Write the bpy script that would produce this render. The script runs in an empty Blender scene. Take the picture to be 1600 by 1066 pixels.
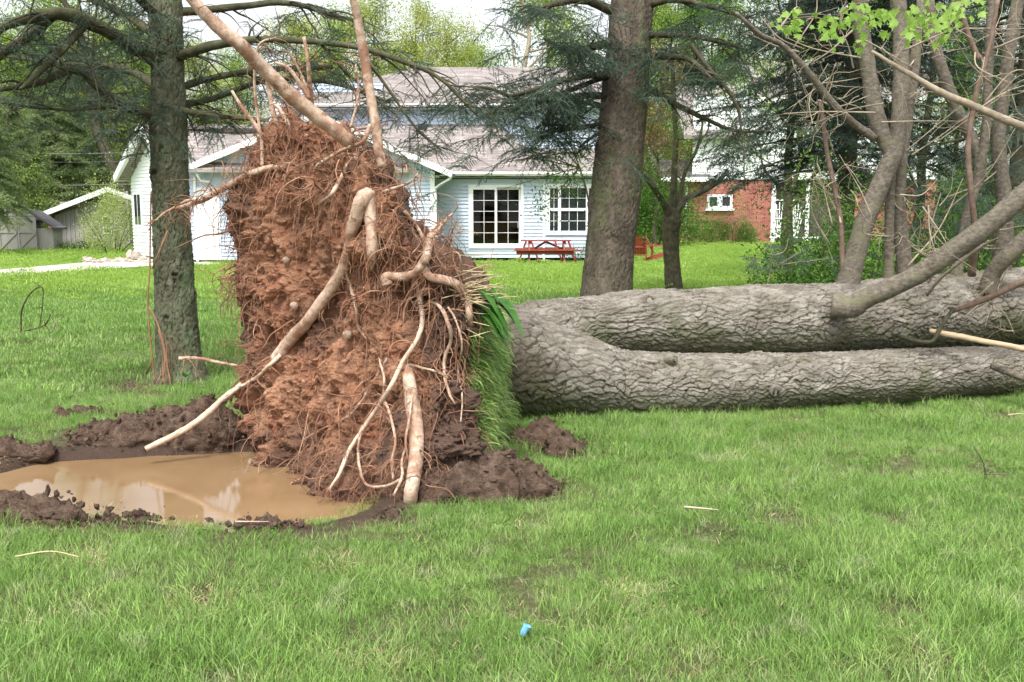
import bpy, math, random
import numpy as np
from mathutils import Vector, Matrix, noise as mnoise

# ---------------------------------------------------------------- camera, sky, sun, exposure
S = bpy.context.scene
COL = S.collection
F = 1555.6; PITCH = math.radians(7.22); CAMH = 1.6
cam_d = bpy.data.cameras.new('camera'); cam = bpy.data.objects.new('camera', cam_d); COL.objects.link(cam)
cam_d.lens = 35; cam_d.sensor_width = 36; cam_d.clip_start = .05; cam_d.clip_end = 2000
cam.location = (0, 0, CAMH); cam.rotation_euler = (math.pi/2-PITCH, 0, 0)
S.camera = cam
W = bpy.data.worlds.new('World'); S.world = W; W.use_nodes = True
SUN_EL, SUN_AZ = math.radians(58), math.radians(192)      # azimuth clockwise from +Y: behind the camera, to its left
nt = W.node_tree; bg = nt.nodes['Background']
sky = nt.nodes.new('ShaderNodeTexSky'); sky.sky_type = 'NISHITA'; sky.sun_disc = False
sky.sun_elevation = SUN_EL; sky.sun_rotation = SUN_AZ; sky.dust_density = 4.0; sky.air_density = 1.0; sky.ozone_density = 1.0
hs = nt.nodes.new('ShaderNodeHueSaturation'); hs.inputs['Saturation'].default_value = .2; hs.inputs['Value'].default_value = 1.3
nt.links.new(sky.outputs[0], hs.inputs['Color'])
nt.links.new(hs.outputs[0], bg.inputs[0]); bg.inputs[1].default_value = .118
sun_d = bpy.data.lights.new('sun', 'SUN'); sun_d.energy = 1.5; sun_d.angle = math.radians(10); sun_d.color = (1, .96, .9)
sun = bpy.data.objects.new('sun', sun_d); COL.objects.link(sun)
sd = Vector((math.sin(SUN_AZ)*math.cos(SUN_EL), math.cos(SUN_AZ)*math.cos(SUN_EL), math.sin(SUN_EL)))
sun.rotation_euler = (-sd).to_track_quat('-Z', 'Y').to_euler()
S.view_settings.view_transform = 'Standard'; S.view_settings.look = 'None'; S.view_settings.gamma = 1
S.view_settings.use_curve_mapping = False; S.view_settings.exposure = 1.1
S.cycles.max_bounces = 6; S.cycles.transparent_max_bounces = 8

# ---------------------------------------------------------------- helpers
def P(px, py, Y):
    c, s = math.cos(PITCH), math.sin(PITCH); a = (px-800)/F; b = (533-py)/F
    d = (a, c+b*s, -s+b*c); t = Y/d[1]
    return (d[0]*t, Y, CAMH+d[2]*t)
def G(px, py, z=0):
    c, s = math.cos(PITCH), math.sin(PITCH); a = (px-800)/F; b = (533-py)/F
    d = (a, c+b*s, -s+b*c); t = (z-CAMH)/d[2]
    return (d[0]*t, d[1]*t, z)

def hsh(ix, iy, iz, seed):
    h = (ix.astype(np.int64)*374761393+iy.astype(np.int64)*668265263+iz.astype(np.int64)*2147483647+seed*974634777) & 0xffffffff
    h = ((h ^ (h >> 13))*1274126177) & 0xffffffff
    h = ((h ^ (h >> 16))*2246822519) & 0xffffffff
    return ((h ^ (h >> 15)) & 0xffffff)/16777216.0
def vnoise(p, seed=0):
    i = np.floor(p).astype(np.int64); f = p-i; f = f*f*(3-2*f)
    r = 0
    for a in (0, 1):
        wx = f[:, 0] if a else 1-f[:, 0]
        for b in (0, 1):
            wy = f[:, 1] if b else 1-f[:, 1]
            for c in (0, 1):
                wz = f[:, 2] if c else 1-f[:, 2]
                r = r+wx*wy*wz*hsh(i[:, 0]+a, i[:, 1]+b, i[:, 2]+c, seed)
    return r*2-1
def fbm(p, octv=4, seed=0, gain=.5):
    r = 0; a = 1.; q = np.asarray(p, float)
    for k in range(octv):
        r = r+a*vnoise(q, seed+k); q = q*2.03+17.3; a *= gain
    return r
def worley(p, seed=0, delta=False):
    i = np.floor(p).astype(np.int64); n = len(p)
    f1 = np.full(n, 9.); f2 = np.full(n, 9.); cid = np.zeros(n); off = np.zeros((n, 3))
    for a in (-1, 0, 1):
        for b in (-1, 0, 1):
            for c in (-1, 0, 1):
                x, y, z = i[:, 0]+a, i[:, 1]+b, i[:, 2]+c
                h1 = hsh(x, y, z, seed); h2 = hsh(x, y, z, seed+7); h3 = hsh(x, y, z, seed+13)
                d = np.sqrt((x+h1-p[:, 0])**2+(y+h2-p[:, 1])**2+(z+h3-p[:, 2])**2)
                m = d < f1
                f2 = np.where(m, f1, np.minimum(f2, d)); cid = np.where(m, h1*.7+h2*.3, cid); f1 = np.where(m, d, f1)
                if delta: off[m] = np.stack([p[:, 0]-x-h1, p[:, 1]-y-h2, p[:, 2]-z-h3], -1)[m]
    return (f1, f2, cid, off) if delta else (f1, f2, cid)
def sstep(a, b, x):
    t = np.clip((x-a)/(b-a), 0, 1); return t*t*(3-2*t)

def mesh_np(name, V, quads=None, tris=None, mat=None, smooth=True, attrs=None):
    V = np.asarray(V, np.float32).reshape(-1, 3)
    quads = np.zeros((0, 4), np.int32) if quads is None else np.asarray(quads, np.int32).reshape(-1, 4)
    tris = np.zeros((0, 3), np.int32) if tris is None else np.asarray(tris, np.int32).reshape(-1, 3)
    me = bpy.data.meshes.new(name)
    me.vertices.add(len(V)); me.vertices.foreach_set('co', V.ravel())
    li = np.concatenate([quads.ravel(), tris.ravel()]); me.loops.add(len(li)); me.loops.foreach_set('vertex_index', li)
    npoly = len(quads)+len(tris); me.polygons.add(npoly)
    st = np.concatenate([np.arange(len(quads))*4, len(quads)*4+np.arange(len(tris))*3]).astype(np.int32)
    me.polygons.foreach_set('loop_start', st)
    me.polygons.foreach_set('use_smooth', np.full(npoly, smooth))
    if attrs:
        for k, a in attrs.items():
            at = me.attributes.new(k, 'FLOAT', 'POINT'); at.data.foreach_set('value', np.asarray(a, np.float32))
    me.update(calc_edges=True)
    if mat: me.materials.append(mat)
    return me
class MB:
    def __init__(s): s.V = []; s.Q = []; s.T = []; s.n = 0
    def add(s, V, Q=None, T=None):
        V = np.asarray(V, float).reshape(-1, 3); s.V.append(V)
        if Q is not None and len(Q): s.Q.append(np.asarray(Q, int).reshape(-1, 4)+s.n)
        if T is not None and len(T): s.T.append(np.asarray(T, int).reshape(-1, 3)+s.n)
        s.n += len(V); return s
    def box(s, c, sz, rz=0, M=None):
        x, y, z = [v/2 for v in sz]
        V = np.array([(-x,-y,-z),(x,-y,-z),(x,y,-z),(-x,y,-z),(-x,-y,z),(x,-y,z),(x,y,z),(-x,y,z)])
        if rz: V = V@np.array([[math.cos(rz), math.sin(rz), 0], [-math.sin(rz), math.cos(rz), 0], [0, 0, 1]])
        if M is not None: V = V@np.array(M).T
        return s.add(V+np.array(c), [(0,3,2,1),(4,5,6,7),(0,1,5,4),(1,2,6,5),(2,3,7,6),(3,0,4,7)])
    def beam(s, a, b, w, h, up=(0, 0, 1)):      # w sideways, h along up
        a = np.array(a, float); b = np.array(b, float); d = b-a; L = np.linalg.norm(d); d /= L
        u = np.array(up, float)
        if abs(d@u) > .98: u = np.array((0, 1., 0))
        sd_ = np.cross(d, u); sd_ /= np.linalg.norm(sd_); u = np.cross(sd_, d)
        V = []
        for q in (a, b):
            for i, j in ((-1,-1),(1,-1),(1,1),(-1,1)): V.append(q+sd_*i*w/2+u*j*h/2)
        return s.add(V, [(3,2,1,0),(4,5,6,7),(0,1,5,4),(1,2,6,5),(2,3,7,6),(3,0,4,7)])
    def poly(s, pts):
        n = len(pts)
        if n == 4: return s.add(pts, [(0,1,2,3)])
        return s.add(pts, None, [(0, i, i+1) for i in range(1, n-1)])
    def prism(s, pts, off):                       # polygon extruded by a vector
        n = len(pts); p = np.array(pts, float); o = np.array(off, float); V = np.vstack([p, p+o])
        T = [(0, i+1, i) for i in range(1, n-1)]+[(n, n+i, n+i+1) for i in range(1, n-1)]
        return s.add(V, [(i, (i+1) % n, n+(i+1) % n, n+i) for i in range(n)], T)
    def tube(s, pts, rad, n=8, sub=4, cap=True):
        V, Q, T = sweep(pts, rad, n, sub, cap); return s.add(V, Q, T)
    def arrays(s):
        return (np.vstack(s.V) if s.V else np.zeros((0, 3)), np.vstack(s.Q) if s.Q else None, np.vstack(s.T) if s.T else None)
    def build(s, name, mat, parent=None, smooth=False, **tg):
        V, Q, T = s.arrays()
        return link(name, mesh_np(name, V, Q, T, mat, smooth), parent, **tg)
def catmull(pts, rad, sub):
    p = np.array(pts, float); r = np.array(rad, float)
    if len(p) < 3 or sub < 2:
        return p, r
    pp = np.vstack([2*p[0]-p[1], p, 2*p[-1]-p[-2]]); O = []; R = []
    for i in range(len(p)-1):
        a, b, c, d = pp[i:i+4]
        for k in range(sub):
            t = k/sub
            O.append(.5*(2*b+(c-a)*t+(2*a-5*b+4*c-d)*t*t+(3*b-a-3*c+d)*t**3)); R.append(r[i]*(1-t)+r[i+1]*t)
    O.append(p[-1]); R.append(r[-1]); return np.array(O), np.array(R)
def frames(p):
    t = np.gradient(p, axis=0); t /= np.linalg.norm(t, axis=1)[:, None]+1e-9
    u = np.cross(t[0], (0, 0, 1.))
    if np.linalg.norm(u) < .1: u = np.cross(t[0], (0, 1., 0))
    u /= np.linalg.norm(u); U = []
    for k in range(len(p)):
        u = u-t[k]*(u@t[k]); u /= np.linalg.norm(u)+1e-9; U.append(u)
    U = np.array(U); return t, U, np.cross(t, U)
def sweep(pts, rad, n=8, sub=4, cap=True):
    if np.isscalar(rad): rad = [rad]*len(pts)
    p, r = catmull(pts, rad, sub); t, U, B = frames(p); m = len(p)
    th = np.arange(n)*2*math.pi/n
    V = p[:, None, :]+r[:, None, None]*(np.cos(th)[None, :, None]*U[:, None, :]+np.sin(th)[None, :, None]*B[:, None, :])
    V = V.reshape(-1, 3); i = np.arange(m-1)[:, None]*n; j = np.arange(n)[None, :]; j2 = (j+1) % n
    Q = np.stack([i+j, i+j2, i+n+j2, i+n+j], -1).reshape(-1, 4)
    T = None
    if cap:
        V = np.vstack([V, p[0], p[-1]]); c0 = m*n
        T = [(c0, (k+1) % n, k) for k in range(n)]+[(c0+1, (m-1)*n+k, (m-1)*n+(k+1) % n) for k in range(n)]
    return V, Q, T
def tag(o, label=None, cat=None, group=None, kind=None, category=None):
    cat = cat or category
    if label: o['label'] = label
    if cat: o['category'] = cat
    if group: o['group'] = group
    if kind: o['kind'] = kind
    return o
def link(name, data, parent=None, **tg):
    o = bpy.data.objects.new(name, data); COL.objects.link(o)
    if parent is not None:
        o.parent = parent
        if not tg.get('local'):
            w = Vector((0, 0, 0)); q = parent
            while q is not None: w += Vector(q.location); q = q.parent
            o.location = -w
    tg.pop('local', None)
    return tag(o, **tg)
def thing(name, label, cat, loc=(0, 0, 0), group=None):
    o = bpy.data.objects.new(name, None); COL.objects.link(o); o.location = loc; o.empty_display_size = .1
    return tag(o, label, cat, group)
def copy_tree(o, parent=None):
    c = o.copy(); COL.objects.link(c)
    if parent is not None: c.parent = parent
    for ch in list(o.children): copy_tree(ch, c)
    return c

# ---------------------------------------------------------------- materials
def mk(name, cols, scale=5, detail=6, rough=.85, bump=0, bscale=40, stretch=None, attr=None, attrcol=None, island=0,
       transl=0, spec=.25, patch=None, metal=0, transp=0, attr2=None, attr2col=None, fine=None, bdist=.01, crease=None):
    m = bpy.data.materials.new(name); m.use_nodes = True; N = m.node_tree.nodes; L = m.node_tree.links
    b = N['Principled BSDF']; b.inputs['Roughness'].default_value = rough
    b.inputs['Specular IOR Level'].default_value = spec; b.inputs['Metallic'].default_value = metal
    geo = N.new('ShaderNodeNewGeometry'); vec = geo.outputs['Position']
    if stretch:
        mp = N.new('ShaderNodeMapping'); mp.inputs['Scale'].default_value = stretch; L.new(vec, mp.inputs[0]); vec = mp.outputs[0]
    def nz(sc, det=6, ro=.6):
        n = N.new('ShaderNodeTexNoise'); n.inputs['Scale'].default_value = sc; n.inputs['Detail'].default_value = det
        n.inputs['Roughness'].default_value = ro; L.new(vec, n.inputs['Vector']); return n.outputs['Fac']
    def mix(fac, a, c, mode='MIX'):
        x = N.new('ShaderNodeMix'); x.data_type = 'RGBA'; x.blend_type = mode
        for s, v in ((x.inputs[0], fac), (x.inputs[6], a), (x.inputs[7], c)):
            if isinstance(v, (int, float)): s.default_value = v
            elif isinstance(v, (tuple, list)): s.default_value = (*v, 1)
            else: L.new(v, s)
        return x.outputs[2]
    def rng(x, a, c, d=0, e=1):
        r = N.new('ShaderNodeMapRange'); r.inputs[1].default_value = a; r.inputs[2].default_value = c
        r.inputs[3].default_value = d; r.inputs[4].default_value = e; L.new(x, r.inputs[0]); return r.outputs[0]
    if len(cols) == 1:
        rgb = N.new('ShaderNodeRGB'); rgb.outputs[0].default_value = (*cols[0][1], 1); c = rgb.outputs[0]
    else:
        cr = N.new('ShaderNodeValToRGB'); el = cr.color_ramp.elements
        while len(el) < len(cols): el.new(.5)
        for e, (pp, cc) in zip(el, cols): e.position = pp; e.color = (*cc, 1)
        L.new(nz(scale, detail), cr.inputs[0]); c = cr.outputs[0]
    if patch:
        for (sc, lo, hi, cc) in patch: c = mix(rng(nz(sc, 4), lo, hi), c, cc)
    if fine:
        c = mix(1.0, c, mix(nz(fine[0], 3), (1-fine[1],)*3, (1+fine[1],)*3), 'MULTIPLY')
    for at_, cc in ((attr, attrcol), (attr2, attr2col)):
        if at_:
            an = N.new('ShaderNodeAttribute'); an.attribute_name = at_; c = mix(an.outputs['Fac'], c, cc)
    if island:
        c = mix(1.0, c, mix(geo.outputs['Random Per Island'], (1-island,)*3, (1+island, 1+island*.9, 1+island*.6)), 'MULTIPLY')
    L.new(c, b.inputs['Base Color'])
    if bump:
        bn = N.new('ShaderNodeBump'); bn.inputs['Strength'].default_value = bump; bn.inputs['Distance'].default_value = bdist
        L.new(nz(bscale, 8, .65), bn.inputs['Height']); L.new(bn.outputs[0], b.inputs['Normal'])
    if transl:
        t = N.new('ShaderNodeBsdfTranslucent'); L.new(c, t.inputs[0]); ms = N.new('ShaderNodeMixShader'); ms.inputs[0].default_value = transl
        out = N['Material Output']; L.new(b.outputs[0], ms.inputs[1]); L.new(t.outputs[0], ms.inputs[2]); L.new(ms.outputs[0], out.inputs[0])
    return m

M = {}
M['grass'] = mk('grass_blades', [(.3, (.15, .29, .06)), (.5, (.215, .375, .09)), (.7, (.31, .455, .145))], scale=1.6, detail=6, rough=.5, island=.5, transl=.35, spec=.45,
                patch=[(5, .56, .70, (.40, .48, .25)), (23, .62, .70, (.45, .40, .25))])
M['lawn_far'] = mk('far_lawn_blades', [(.35, (.24, .38, .07)), (.55, (.30, .45, .09)), (.7, (.36, .49, .13))], scale=.5, rough=.55, island=.2, transl=.35)
M['thatch'] = mk('brown_thatch', [(.3, (.16, .11, .06)), (.5, (.28, .21, .12)), (.7, (.42, .34, .21))], scale=9, island=.4)
M['straw'] = mk('dry_straw', [(.3, (.42, .34, .2)), (.7, (.6, .5, .33))], scale=9, island=.3)
M['soil'] = mk('lawn_soil', [(.3, (.085, .10, .04)), (.5, (.14, .14, .065)), (.7, (.22, .20, .11))], scale=16, bump=1, bscale=80, bdist=.04,
               patch=[(3, .55, .72, (.12, .15, .05))], attr='far', attrcol=(.20, .33, .06), attr2='dirt', attr2col=(.10, .066, .048), fine=(150, .8))
M['clay'] = mk('root_plate_clay', [(.25, (.20, .088, .05)), (.45, (.30, .145, .082)), (.6, (.39, .21, .125)), (.8, (.48, .30, .20))], scale=3.2, detail=8, bump=1, bscale=38, bdist=.03,
               patch=[(4, .52, .66, (.33, .145, .085)), (9, .58, .72, (.15, .08, .055)), (24, .62, .74, (.48, .34, .24))], attr='dark', attrcol=(.105, .065, .048), fine=(90, .45), attr2='crack', attr2col=(.06, .03, .02))
M['darksoil'] = mk('dark_topsoil', [(.3, (.06, .038, .026)), (.5, (.12, .078, .055)), (.7, (.21, .145, .105))], scale=15, detail=8, bump=1, bscale=60, bdist=.035, fine=(140, .5))
M['root'] = mk('root_skin', [(.3, (.30, .20, .14)), (.5, (.47, .34, .25)), (.7, (.64, .51, .41))], scale=22, detail=6, bump=.8, bscale=90, bdist=.006, fine=(200, .3),
               patch=[(6, .50, .62, (.30, .17, .11)), (15, .58, .68, (.22, .12, .08))])
M['fineroot'] = mk('fine_root_fibre', [(.3, (.16, .075, .045)), (.55, (.30, .165, .11)), (.75, (.48, .33, .24))], scale=7, island=.35)
M['paleroot'] = mk('peeled_root', [(.3, (.50, .36, .26)), (.7, (.68, .55, .43))], scale=14, bump=.4, bscale=60)
M['bark_log'] = mk('log_bark', [(.28, (.12, .105, .085)), (.45, (.20, .18, .15)), (.6, (.285, .26, .225)), (.8, (.40, .375, .335))], scale=9, detail=9, bump=1, bscale=70, bdist=.012,
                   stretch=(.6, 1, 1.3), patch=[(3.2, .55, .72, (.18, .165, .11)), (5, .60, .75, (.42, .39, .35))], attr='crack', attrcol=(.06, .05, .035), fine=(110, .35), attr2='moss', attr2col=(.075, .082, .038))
M['bark_a'] = mk('lichen_spruce_bark', [(.3, (.07, .075, .045)), (.5, (.12, .125, .075)), (.7, (.18, .175, .115))], scale=7, detail=8, bump=1, bscale=60, bdist=.015,
                 stretch=(1, 1, .6), patch=[(5, .5, .65, (.15, .19, .10)), (12, .6, .72, (.25, .23, .18))], attr='crack', attrcol=(.03, .028, .018), fine=(90, .35))
M['bark_b'] = mk('grey_spruce_bark', [(.3, (.075, .06, .045)), (.5, (.13, .105, .08)), (.7, (.20, .165, .13))], scale=7, detail=8, bump=1, bscale=55, bdist=.015,
                 stretch=(1, 1, .5), patch=[(2.5, .5, .66, (.12, .14, .065))], attr='crack', attrcol=(.03, .024, .018), fine=(80, .35))
M['limb'] = mk('smooth_spruce_limb_bark', [(.3, (.075, .065, .045)), (.5, (.14, .12, .095)), (.7, (.225, .20, .16))], scale=26, detail=7, bump=.9, bscale=120, bdist=.006,
               stretch=(1, 1, 1.8), patch=[(4, .55, .7, (.16, .16, .09))], fine=(130, .3))
M['limb_dark'] = mk('dark_branch_bark', [(.3, (.035, .03, .02)), (.55, (.075, .068, .04)), (.8, (.13, .12, .08))], scale=12, detail=6, bump=.6, bscale=60)
M['limb_moss'] = mk('mossy_dark_bark', [(.3, (.045, .045, .025)), (.55, (.085, .085, .045)), (.8, (.15, .14, .085))], scale=10, detail=6, bump=.8, bscale=60)
M['limb_red'] = mk('reddish_branch_bark', [(.3, (.11, .07, .05)), (.7, (.23, .165, .13))], scale=18, bump=.5, bscale=70)
M['twig'] = mk('grey_twig', [(.3, (.20, .165, .12)), (.7, (.38, .33, .26))], scale=15, island=.3)
M['wood_pale'] = mk('split_wood', [(.3, (.34, .24, .15)), (.7, (.52, .40, .27))], scale=12, stretch=(.2, 1, 3), bump=.4)
M['needle'] = mk('spruce_needles', [(.3, (.03, .055, .036)), (.5, (.06, .10, .07)), (.72, (.13, .19, .145))], scale=1.8, rough=.6, island=.5, transl=.15)
M['bush_leaf'] = mk('feathery_leaves', [(.3, (.28, .37, .11)), (.5, (.38, .46, .16)), (.7, (.50, .55, .26))], scale=2, rough=.6, island=.35, transl=.4)
M['needle_blue'] = mk('blue_spruce_needles', [(.3, (.05, .08, .065)), (.5, (.09, .135, .11)), (.72, (.18, .23, .19))], scale=2.2, rough=.6, island=.45, transl=.15)
M['needle_far'] = mk('distant_pine_needles', [(.3, (.11, .17, .065)), (.5, (.19, .26, .11)), (.72, (.28, .35, .17))], scale=.8, rough=.6, island=.4, transl=.2)
M['needle_dark'] = mk('dark_conifer_needles', [(.3, (.012, .025, .018)), (.6, (.03, .05, .035))], scale=1.2, rough=.7, island=.5)
def leafm(nm, a, b, c, tr=.4): return mk(nm, [(.3, a), (.5, b), (.7, c)], scale=.6, rough=.5, island=.35, transl=tr)
M['leaf_spring'] = leafm('spring_leaves', (.15, .26, .035), (.24, .36, .06), (.36, .46, .12))
M['leaf_yellow'] = leafm('yellow_green_leaves', (.26, .34, .07), (.36, .42, .10), (.46, .50, .17))
M['leaf_mid'] = leafm('mid_green_leaves', (.05, .13, .02), (.10, .21, .035), (.17, .30, .06))
M['leaf_dark'] = leafm('dark_green_leaves', (.03, .07, .015), (.055, .12, .025), (.09, .17, .04), .3)
M['leaf_bright'] = leafm('bright_maple_leaves', (.20, .38, .06), (.28, .46, .09), (.40, .55, .18), .5)
M['leaf_hosta'] = mk('broad_leaf', [(.3, (.04, .14, .02)), (.7, (.10, .26, .05))], scale=9, rough=.35, spec=.5, transl=.3, island=.3)
M['leaf_red'] = leafm('copper_leaves', (.12, .05, .04), (.2, .09, .06), (.26, .15, .08))
M['siding'] = mk('blue_white_siding', [(.35, (.48, .555, .68)), (.65, (.53, .605, .72))], scale=.8, rough=.5, fine=(9, .03))
M['siding_w'] = mk('white_siding', [(.35, (.78, .80, .84)), (.65, (.84, .86, .89))], scale=.8, rough=.5)
M['trim'] = mk('white_trim', [(.3, (.76, .77, .79)), (.7, (.83, .84, .85))], scale=2, rough=.4, fine=(12, .04))
M['grey_siding'] = mk('grey_barn_boards', [(.3, (.30, .285, .265)), (.7, (.38, .365, .345))], scale=2, stretch=(1, 1, .2), bump=.3)
M['glass'] = mk('window_glass', [(0, (.02, .025, .03))], rough=.03, spec=1.0)
M['interior'] = mk('dark_interior', [(.3, (.06, .05, .05)), (.7, (.12, .10, .09))], scale=1)
M['oak'] = mk('oak_cabinet', [(.3, (.42, .24, .11)), (.7, (.55, .34, .17))], scale=3)
M['redwood'] = mk('red_stained_wood', [(.3, (.20, .035, .025)), (.55, (.29, .06, .04)), (.8, (.40, .12, .09))], scale=6, stretch=(.4, 1, 1), rough=.5, bump=.3)
M['black'] = mk('black_enamel', [(.3, (.015, .015, .017)), (.7, (.03, .03, .032))], scale=3, rough=.3, spec=.5)
M['metal'] = mk('grey_metal', [(.3, (.35, .35, .36)), (.7, (.45, .45, .46))], scale=8, rough=.35, metal=.7)
M['rock'] = mk('garden_rock', [(.3, (.26, .22, .20)), (.5, (.40, .34, .31)), (.7, (.55, .50, .47))], scale=6, bump=.8, bscale=25, island=.3)
M['gravel'] = mk('pale_drive', [(.3, (.42, .37, .33)), (.5, (.52, .47, .43)), (.7, (.62, .58, .54))], scale=4, bump=.5, bscale=80, fine=(30, .2))
M['stone'] = mk('pebble', [(.3, (.26, .18, .13)), (.7, (.42, .32, .25))], scale=12)
M['blue'] = mk('blue_plastic', [(.3, (.09, .33, .62)), (.7, (.20, .48, .78))], scale=30, rough=.3, spec=.5)
M['cable'] = mk('cable', [(0, (.16, .17, .17))], rough=.6)
def roof_mat(nm, cs, cw=.30, ch=.13, yz=True):
    m = mk(nm, [(.3, cs[0]), (.5, cs[1]), (.7, cs[2])], scale=1.4, rough=.9, fine=(20, .15)); N = m.node_tree.nodes; L = m.node_tree.links
    b = N['Principled BSDF']; src = b.inputs['Base Color'].links[0].from_socket
    geo = [n for n in N if n.type == 'NEW_GEOMETRY'][0]
    sp = N.new('ShaderNodeSeparateXYZ'); L.new(geo.outputs['Position'], sp.inputs[0])
    cb = N.new('ShaderNodeCombineXYZ'); L.new(sp.outputs[0], cb.inputs[0]); L.new(sp.outputs[2], cb.inputs[1])
    br = N.new('ShaderNodeTexBrick'); L.new(cb.outputs[0], br.inputs['Vector']); br.inputs['Scale'].default_value = 1
    br.inputs['Brick Width'].default_value = cw; br.inputs['Row Height'].default_value = ch
    br.inputs['Mortar Size'].default_value = .008; br.inputs['Color1'].default_value = (.72, .70, .70, 1); br.inputs['Color2'].default_value = (1.2, 1.16, 1.14, 1)
    br.inputs['Mortar'].default_value = (.45, .43, .42, 1)
    x = N.new('ShaderNodeMix'); x.data_type = 'RGBA'; x.blend_type = 'MULTIPLY'; x.inputs[0].default_value = 1
    L.new(src, x.inputs[6]); L.new(br.outputs['Color'], x.inputs[7]); L.new(x.outputs[2], b.inputs['Base Color']); return m
M['shingle'] = roof_mat('asphalt_shingles', ((.235, .215, .205), (.29, .265, .255), (.355, .33, .315)), .35, .065)
M['shingle_dark'] = roof_mat('dark_shingles', ((.09, .09, .10), (.12, .12, .13), (.15, .15, .16)), .35, .07)
M['brick'] = roof_mat('red_bricks', ((.24, .065, .05), (.30, .085, .062), (.35, .11, .08)), .22, .075)
for n in M['brick'].node_tree.nodes:
    if n.type == 'TEX_BRICK': n.inputs['Mortar'].default_value = (1.5, 3.2, 4.0, 1); n.inputs['Mortar Size'].default_value = .007
def water_mat():
    m = bpy.data.materials.new('muddy_water'); m.use_nodes = True; N = m.node_tree.nodes; L = m.node_tree.links; b = N['Principled BSDF']
    geo = N.new('ShaderNodeNewGeometry')
    n1 = N.new('ShaderNodeTexNoise'); n1.inputs['Scale'].default_value = 1.6; n1.inputs['Detail'].default_value = 5; L.new(geo.outputs['Position'], n1.inputs['Vector'])
    cr = N.new('ShaderNodeValToRGB'); cr.color_ramp.elements[0].position = .3; cr.color_ramp.elements[0].color = (.21, .13, .062, 1)
    cr.color_ramp.elements[1].position = .7; cr.color_ramp.elements[1].color = (.28, .185, .10, 1); L.new(n1.outputs['Fac'], cr.inputs[0]); L.new(cr.outputs[0], b.inputs['Base Color'])
    b.inputs['Roughness'].default_value = .035; b.inputs['Specular IOR Level'].default_value = .5; b.inputs['IOR'].default_value = 1.4
    mp = N.new('ShaderNodeMapping'); mp.inputs['Scale'].default_value = (6, 22, 1); L.new(geo.outputs['Position'], mp.inputs[0])
    n2 = N.new('ShaderNodeTexNoise'); n2.inputs['Scale'].default_value = 1.6; n2.inputs['Detail'].default_value = 4; L.new(mp.outputs[0], n2.inputs['Vector'])
    bn = N.new('ShaderNodeBump'); bn.inputs['Strength'].default_value = .12; bn.inputs['Distance'].default_value = .003; L.new(n2.outputs['Fac'], bn.inputs['Height']); L.new(bn.outputs[0], b.inputs['Normal'])
    return m
M['water'] = water_mat()

# ---------------------------------------------------------------- instancing of uncountable stuff (blades, needles, leaves)
_groups = {}
def proto(name, V, Q=None, T=None, mat=None, smooth=True):
    return bpy.data.objects.new(name, mesh_np(name, V, Q, T, mat, smooth))
def gn_group(protos):
    key = tuple(p.name for p in protos)
    if key in _groups: return _groups[key]
    g = bpy.data.node_groups.new('scatter', 'GeometryNodeTree')
    g.interface.new_socket('Geometry', in_out='INPUT', socket_type='NodeSocketGeometry')
    g.interface.new_socket('Geometry', in_out='OUTPUT', socket_type='NodeSocketGeometry')
    N = g.nodes; L = g.links; gi = N.new('NodeGroupInput'); go = N.new('NodeGroupOutput')
    j = N.new('GeometryNodeJoinGeometry')
    for p in protos:
        oi = N.new('GeometryNodeObjectInfo'); oi.inputs['Object'].default_value = p; oi.inputs['As Instance'].default_value = True
        L.new(oi.outputs['Geometry'], j.inputs[0])
    ip = N.new('GeometryNodeInstanceOnPoints'); L.new(gi.outputs[0], ip.inputs['Points']); L.new(j.outputs[0], ip.inputs['Instance'])
    ip.inputs['Pick Instance'].default_value = True
    def na(nm, ty):
        a = N.new('GeometryNodeInputNamedAttribute'); a.data_type = ty; a.inputs['Name'].default_value = nm; return a.outputs[0]
    L.new(na('idx', 'INT'), ip.inputs['Instance Index']); L.new(na('scl', 'FLOAT'), ip.inputs['Scale'])
    e = N.new('FunctionNodeEulerToRotation'); L.new(na('rot', 'FLOAT_VECTOR'), e.inputs[0]); L.new(e.outputs[0], ip.inputs['Rotation'])
    L.new(ip.outputs[0], go.inputs[0]); _groups[key] = g; return g
def scatter(name, pts, rots, scl, protos, parent=None, seed=1, **tg):
    pts = np.asarray(pts, np.float32).reshape(-1, 3); n = len(pts)
    me = bpy.data.meshes.new(name); me.vertices.add(n); me.vertices.foreach_set('co', pts.ravel())
    a = me.attributes.new('rot', 'FLOAT_VECTOR', 'POINT'); a.data.foreach_set('vector', np.asarray(rots, np.float32).ravel())
    a = me.attributes.new('scl', 'FLOAT', 'POINT'); a.data.foreach_set('value', np.broadcast_to(np.asarray(scl, np.float32), (n,)).copy())
    a = me.attributes.new('idx', 'INT', 'POINT'); a.data.foreach_set('value', np.random.default_rng(seed).integers(0, len(protos), n).astype(np.int32))
    me.update()
    for p in protos:
        if not me.materials: me.materials.append(p.data.materials[0])
    o = link(name, me, parent, **tg)
    md = o.modifiers.new('scatter', 'NODES'); md.node_group = gn_group(protos)
    return o

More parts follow.
